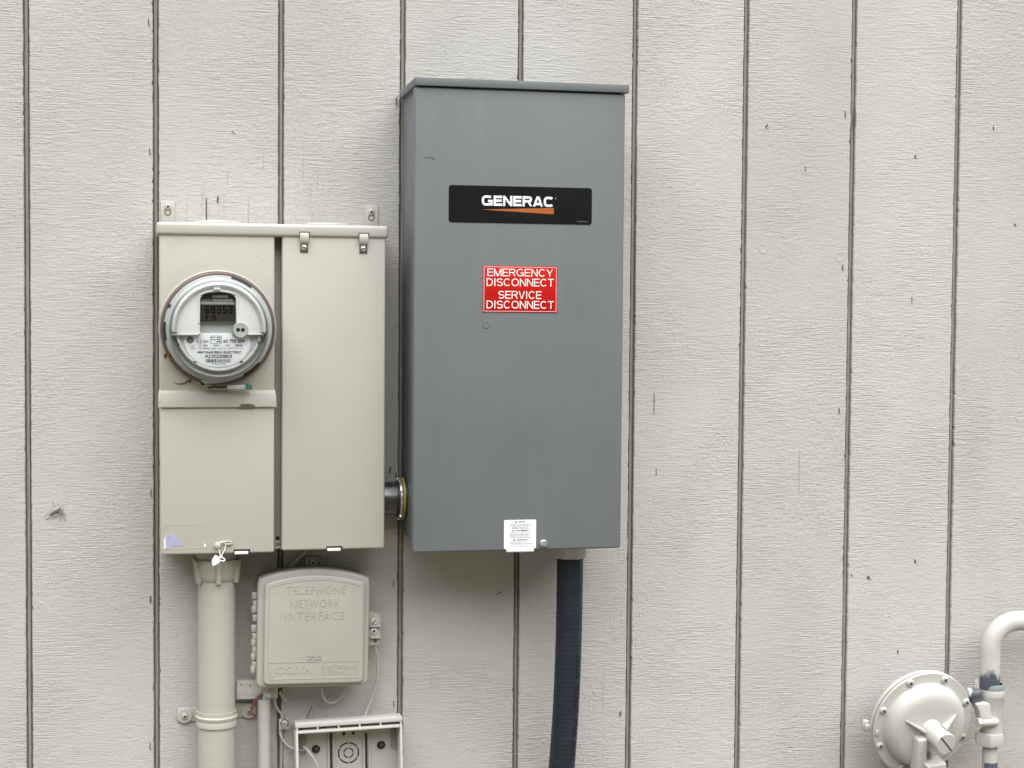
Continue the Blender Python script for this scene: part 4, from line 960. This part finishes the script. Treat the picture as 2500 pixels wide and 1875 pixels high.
b = MB(RM); b.box(-RR+.004, -RR+.0095, -.016, -.006, .019, .0235, .001); b.build('rim_clip', 'gas', gr)
# square body behind with inlet boss
b = MB(RM); b.box(-.030, .034, -.11, .03, -.062, -.014, .006, 3); b.build('valve_body', 'gas', gr)

# ------------------------------------------------------------------ gas riser pipe
PGD = .075
gx_, _ = at('H', 1466, 620, PGD+.012); _, gzt = at('H', 1757, 270, PGD+.015)
gp = thing('gas_pipe', (gx_, -PGD, GZ), 'grey painted gas pipe with bent top and union beside the regulator', 'pipe')
br_ = .052; pr_ = .0178
_, zpb = at('H', 1463, 888, PGD+.015); _, zpaint = at('H', 1463, 745, PGD+.015)
pts = [(gx_, -PGD, zpb-.01), (gx_, -PGD, zpaint), (gx_, -PGD, gzt-br_)]
for k in range(1, 13):
    a = R(180 - 90*k/12); pts.append((gx_+br_+br_*math.cos(a), -PGD, gzt-br_+br_*math.sin(a)))
pts += [(gx_+br_+.20, -PGD, gzt)]
for k in range(1, 13):
    a = R(90 - 90*k/12); pts.append((gx_+br_+.20+br_*math.cos(a), -PGD, gzt-br_+br_*math.sin(a)))
pts += [(gx_+2*br_+.20, -PGD, gzt-.13)]
b = MB(); b.tube(pts, pr_, 32, sub=0); b.build('pipe', 'gas', gp, 50)
def worn():
    m, t, b = new_mat('worn_pipe_paint'); sp = nd(t, 'ShaderNodeSeparateXYZ'); g_ = nd(t, 'ShaderNodeNewGeometry'); t.links.new(g_.outputs['Position'], sp.inputs[0])
    zf = mth(t, 'ADD', sp.outputs[2], mth(t, 'ADD', mth(t, 'MULTIPLY', noise(t, 45, (1, 1, .5), 3), .055), mth(t, 'MULTIPLY', noise(t, 300, detail=3), .008)))
    f = ramp(t, zf, zpaint+.022, zpaint+.031)
    t.links.new(mixc(t, f, (.070, .082, .104), (.495, .490, .470)), b.inputs['Base Color']); b.inputs['Roughness'].default_value = .4
    return m
M['worn_paint'] = worn()
b = MB()
b.lathe([(pr_+.0004, zpb-.006), (pr_+.0003, zpaint+.010), (pr_+.00006, zpaint+.026)], gx_, 0, PGD, 32, axis='Z'); b.build('wrap', 'worn_paint', gp, 50)
mxc = gx_+2*br_+.20
b = MB(); b.prism(rrect(mxc-.03, mxc+.21, gzt-.37, gzt-.12, .03), .02, .19, bev=.02, seg=4); b.build('meter_case', 'gas', gp, 50)
b = MB(); b.lathe([(.026, gzt-.125), (.026, gzt-.085), (.018, gzt-.08)], mxc, 0, PGD, 8, axis='Z'); b.build('swivel_nut', 'gas', gp, 20)
def zz(y): return at('H', 1480, y, PGD+.02)[1]
ux, _ = at('H', 1486, 1000, PGD+.012)
b = MB(); b.lathe([(pr_, zz(878)), (.0205, zz(882)), (.0218, zz(900)), (.0218, zz(932)), (.019, zz(936))], ux, 0, PGD, 40, axis='Z'); b.build('union_ring', 'teal_ring', gp)
b = MB(); b.lathe([(.0185, zz(905)), (.0216, zz(930)), (.0222, zz(940)), (.0222, zz(985)), (.0212, zz(1010)), (.0200, zz(1020)), (.0198, zz(1340))], ux, 0, PGD, 40, axis='Z'); b.build('union_body', 'gas', gp)
hx, _ = at('H', 1476, 1400, PGD+.02)
b = MB(); b.lathe([(.019, zz(1335)), (.0262, zz(1345)), (.0268, zz(1360)), (.0268, zz(1435)), (.0250, zz(1462)), (.015, zz(1466))], hx, 0, PGD, 6, 8, 368, axis='Z'); b.build('hex_nut', 'gas', gp, 20)
lx, _ = at('H', 1457, 1560, PGD+.01)
b = MB(); b.lathe([(.0135, zz(1460)), (.0135, GZ-.02)], lx, 0, PGD, 28, axis='Z'); b.build('riser', 'gas', gp)
b = MB(); b.lathe([(.0136, zz(1625)), (.0141, zz(1640)), (.0141, zz(1900))], lx, 0, PGD, 28, 200, 330, axis='Z'); b.build('tape_patch', 'primer', gp)
# clevis bracket tying regulator to riser
D1 = PGD + .022
b = MB(); b.prism([at('H', *q, D1) for q in [(1292, 1050), (1330, 1032), (1420, 1040), (1432, 1085), (1440, 1150), (1470, 1190), (1502, 1205), (1495, 1240), (1420, 1252), (1352, 1262), (1340, 1190), (1318, 1110)]], PGD+.006, PGD+.026, bev=.003, seg=3); b.build('bracket', 'gas', gp)
X, Z = at('H', 1352, 1228, D1); X3, Z3 = at('H', 1500, 1218, D1)
b = MB(); b.lathe([(.0001, 0), (.0068, .0004), (.0072, .004), (.0072, X3-X-.004), (.0068, X3-X), (.0001, X3-X)], X, (Z+Z3)/2, D1, 20, axis='X'); b.build('bolt_barrel', 'gas', gp)
b = MB(); b.lathe([(.0001, 0), (.0088, 0), (.0096, .001), (.0096, .007), (.0001, .007)], X-.0085, (Z+Z3)/2, D1, 6, axis='X'); b.build('bolt_head', 'gas', gp, 20)
X, Z = at('H', 1315, 965, D1); b = MB(); b.lathe([(.0001, -.011), (.0098, -.011), (.0105, -.009), (.0105, .006), (.0088, .010), (.0001, .011)], X, Z, PGD+.012, 20, axis='X'); b.box(X-.009, X+.010, Z-.016, Z, PGD, PGD+.020, .003); b.build('lock_lug', 'primer', gp)
X, Z = at('H', 1258, 955, D1); b = MB(); b.lathe([(.0001, -.004), (.0085, -.004), (.0090, -.002), (.0090, .003), (.0001, .004)], X, Z, PGD+.012, 20, axis='X'); b.build('lug_washer', 'gas', gp)
b = MB(); b.tube([V3('H', 1300, 905, D1), V3('H', 1297, 860, D1), V3('H', 1304, 818, D1), V3('H', 1316, 860, D1), V3('H', 1320, 905, D1)], .0009, 8); b.build('lock_wire', 'galv', gp)

# ------------------------------------------------------------------ web clump on the boards
wc = thing('web_clump', V3('Y', 235, 585, 0), 'small brown cocoon in a grey web on the board left of the meter panel', 'cocoon')
b = MB(); b.tube([V3('Y', 205, 605, .002), V3('Y', 222, 592, .004), V3('Y', 240, 580, .005), V3('Y', 250, 574, .002)], .004, 8, rfun=lambda i: .0012+.0026*math.sin(math.pi*min(1, i/18))); b.build('cocoon', 'web', wc)
q = random.Random(2)
for i in range(10):
    a0, e0 = q.uniform(205, 262), q.uniform(545, 590)
    b = MB(); b.tube([V3('Y', a0, e0, .0015), V3('Y', (a0*.6 + .4*q.uniform(190, 275)), e0+q.uniform(5, 25), .002), V3('Y', q.choice((183, 190, 268, 274, 250)), q.uniform(600, 640), .0006)], .00035, 5); b.build('strand', 'web', wc)
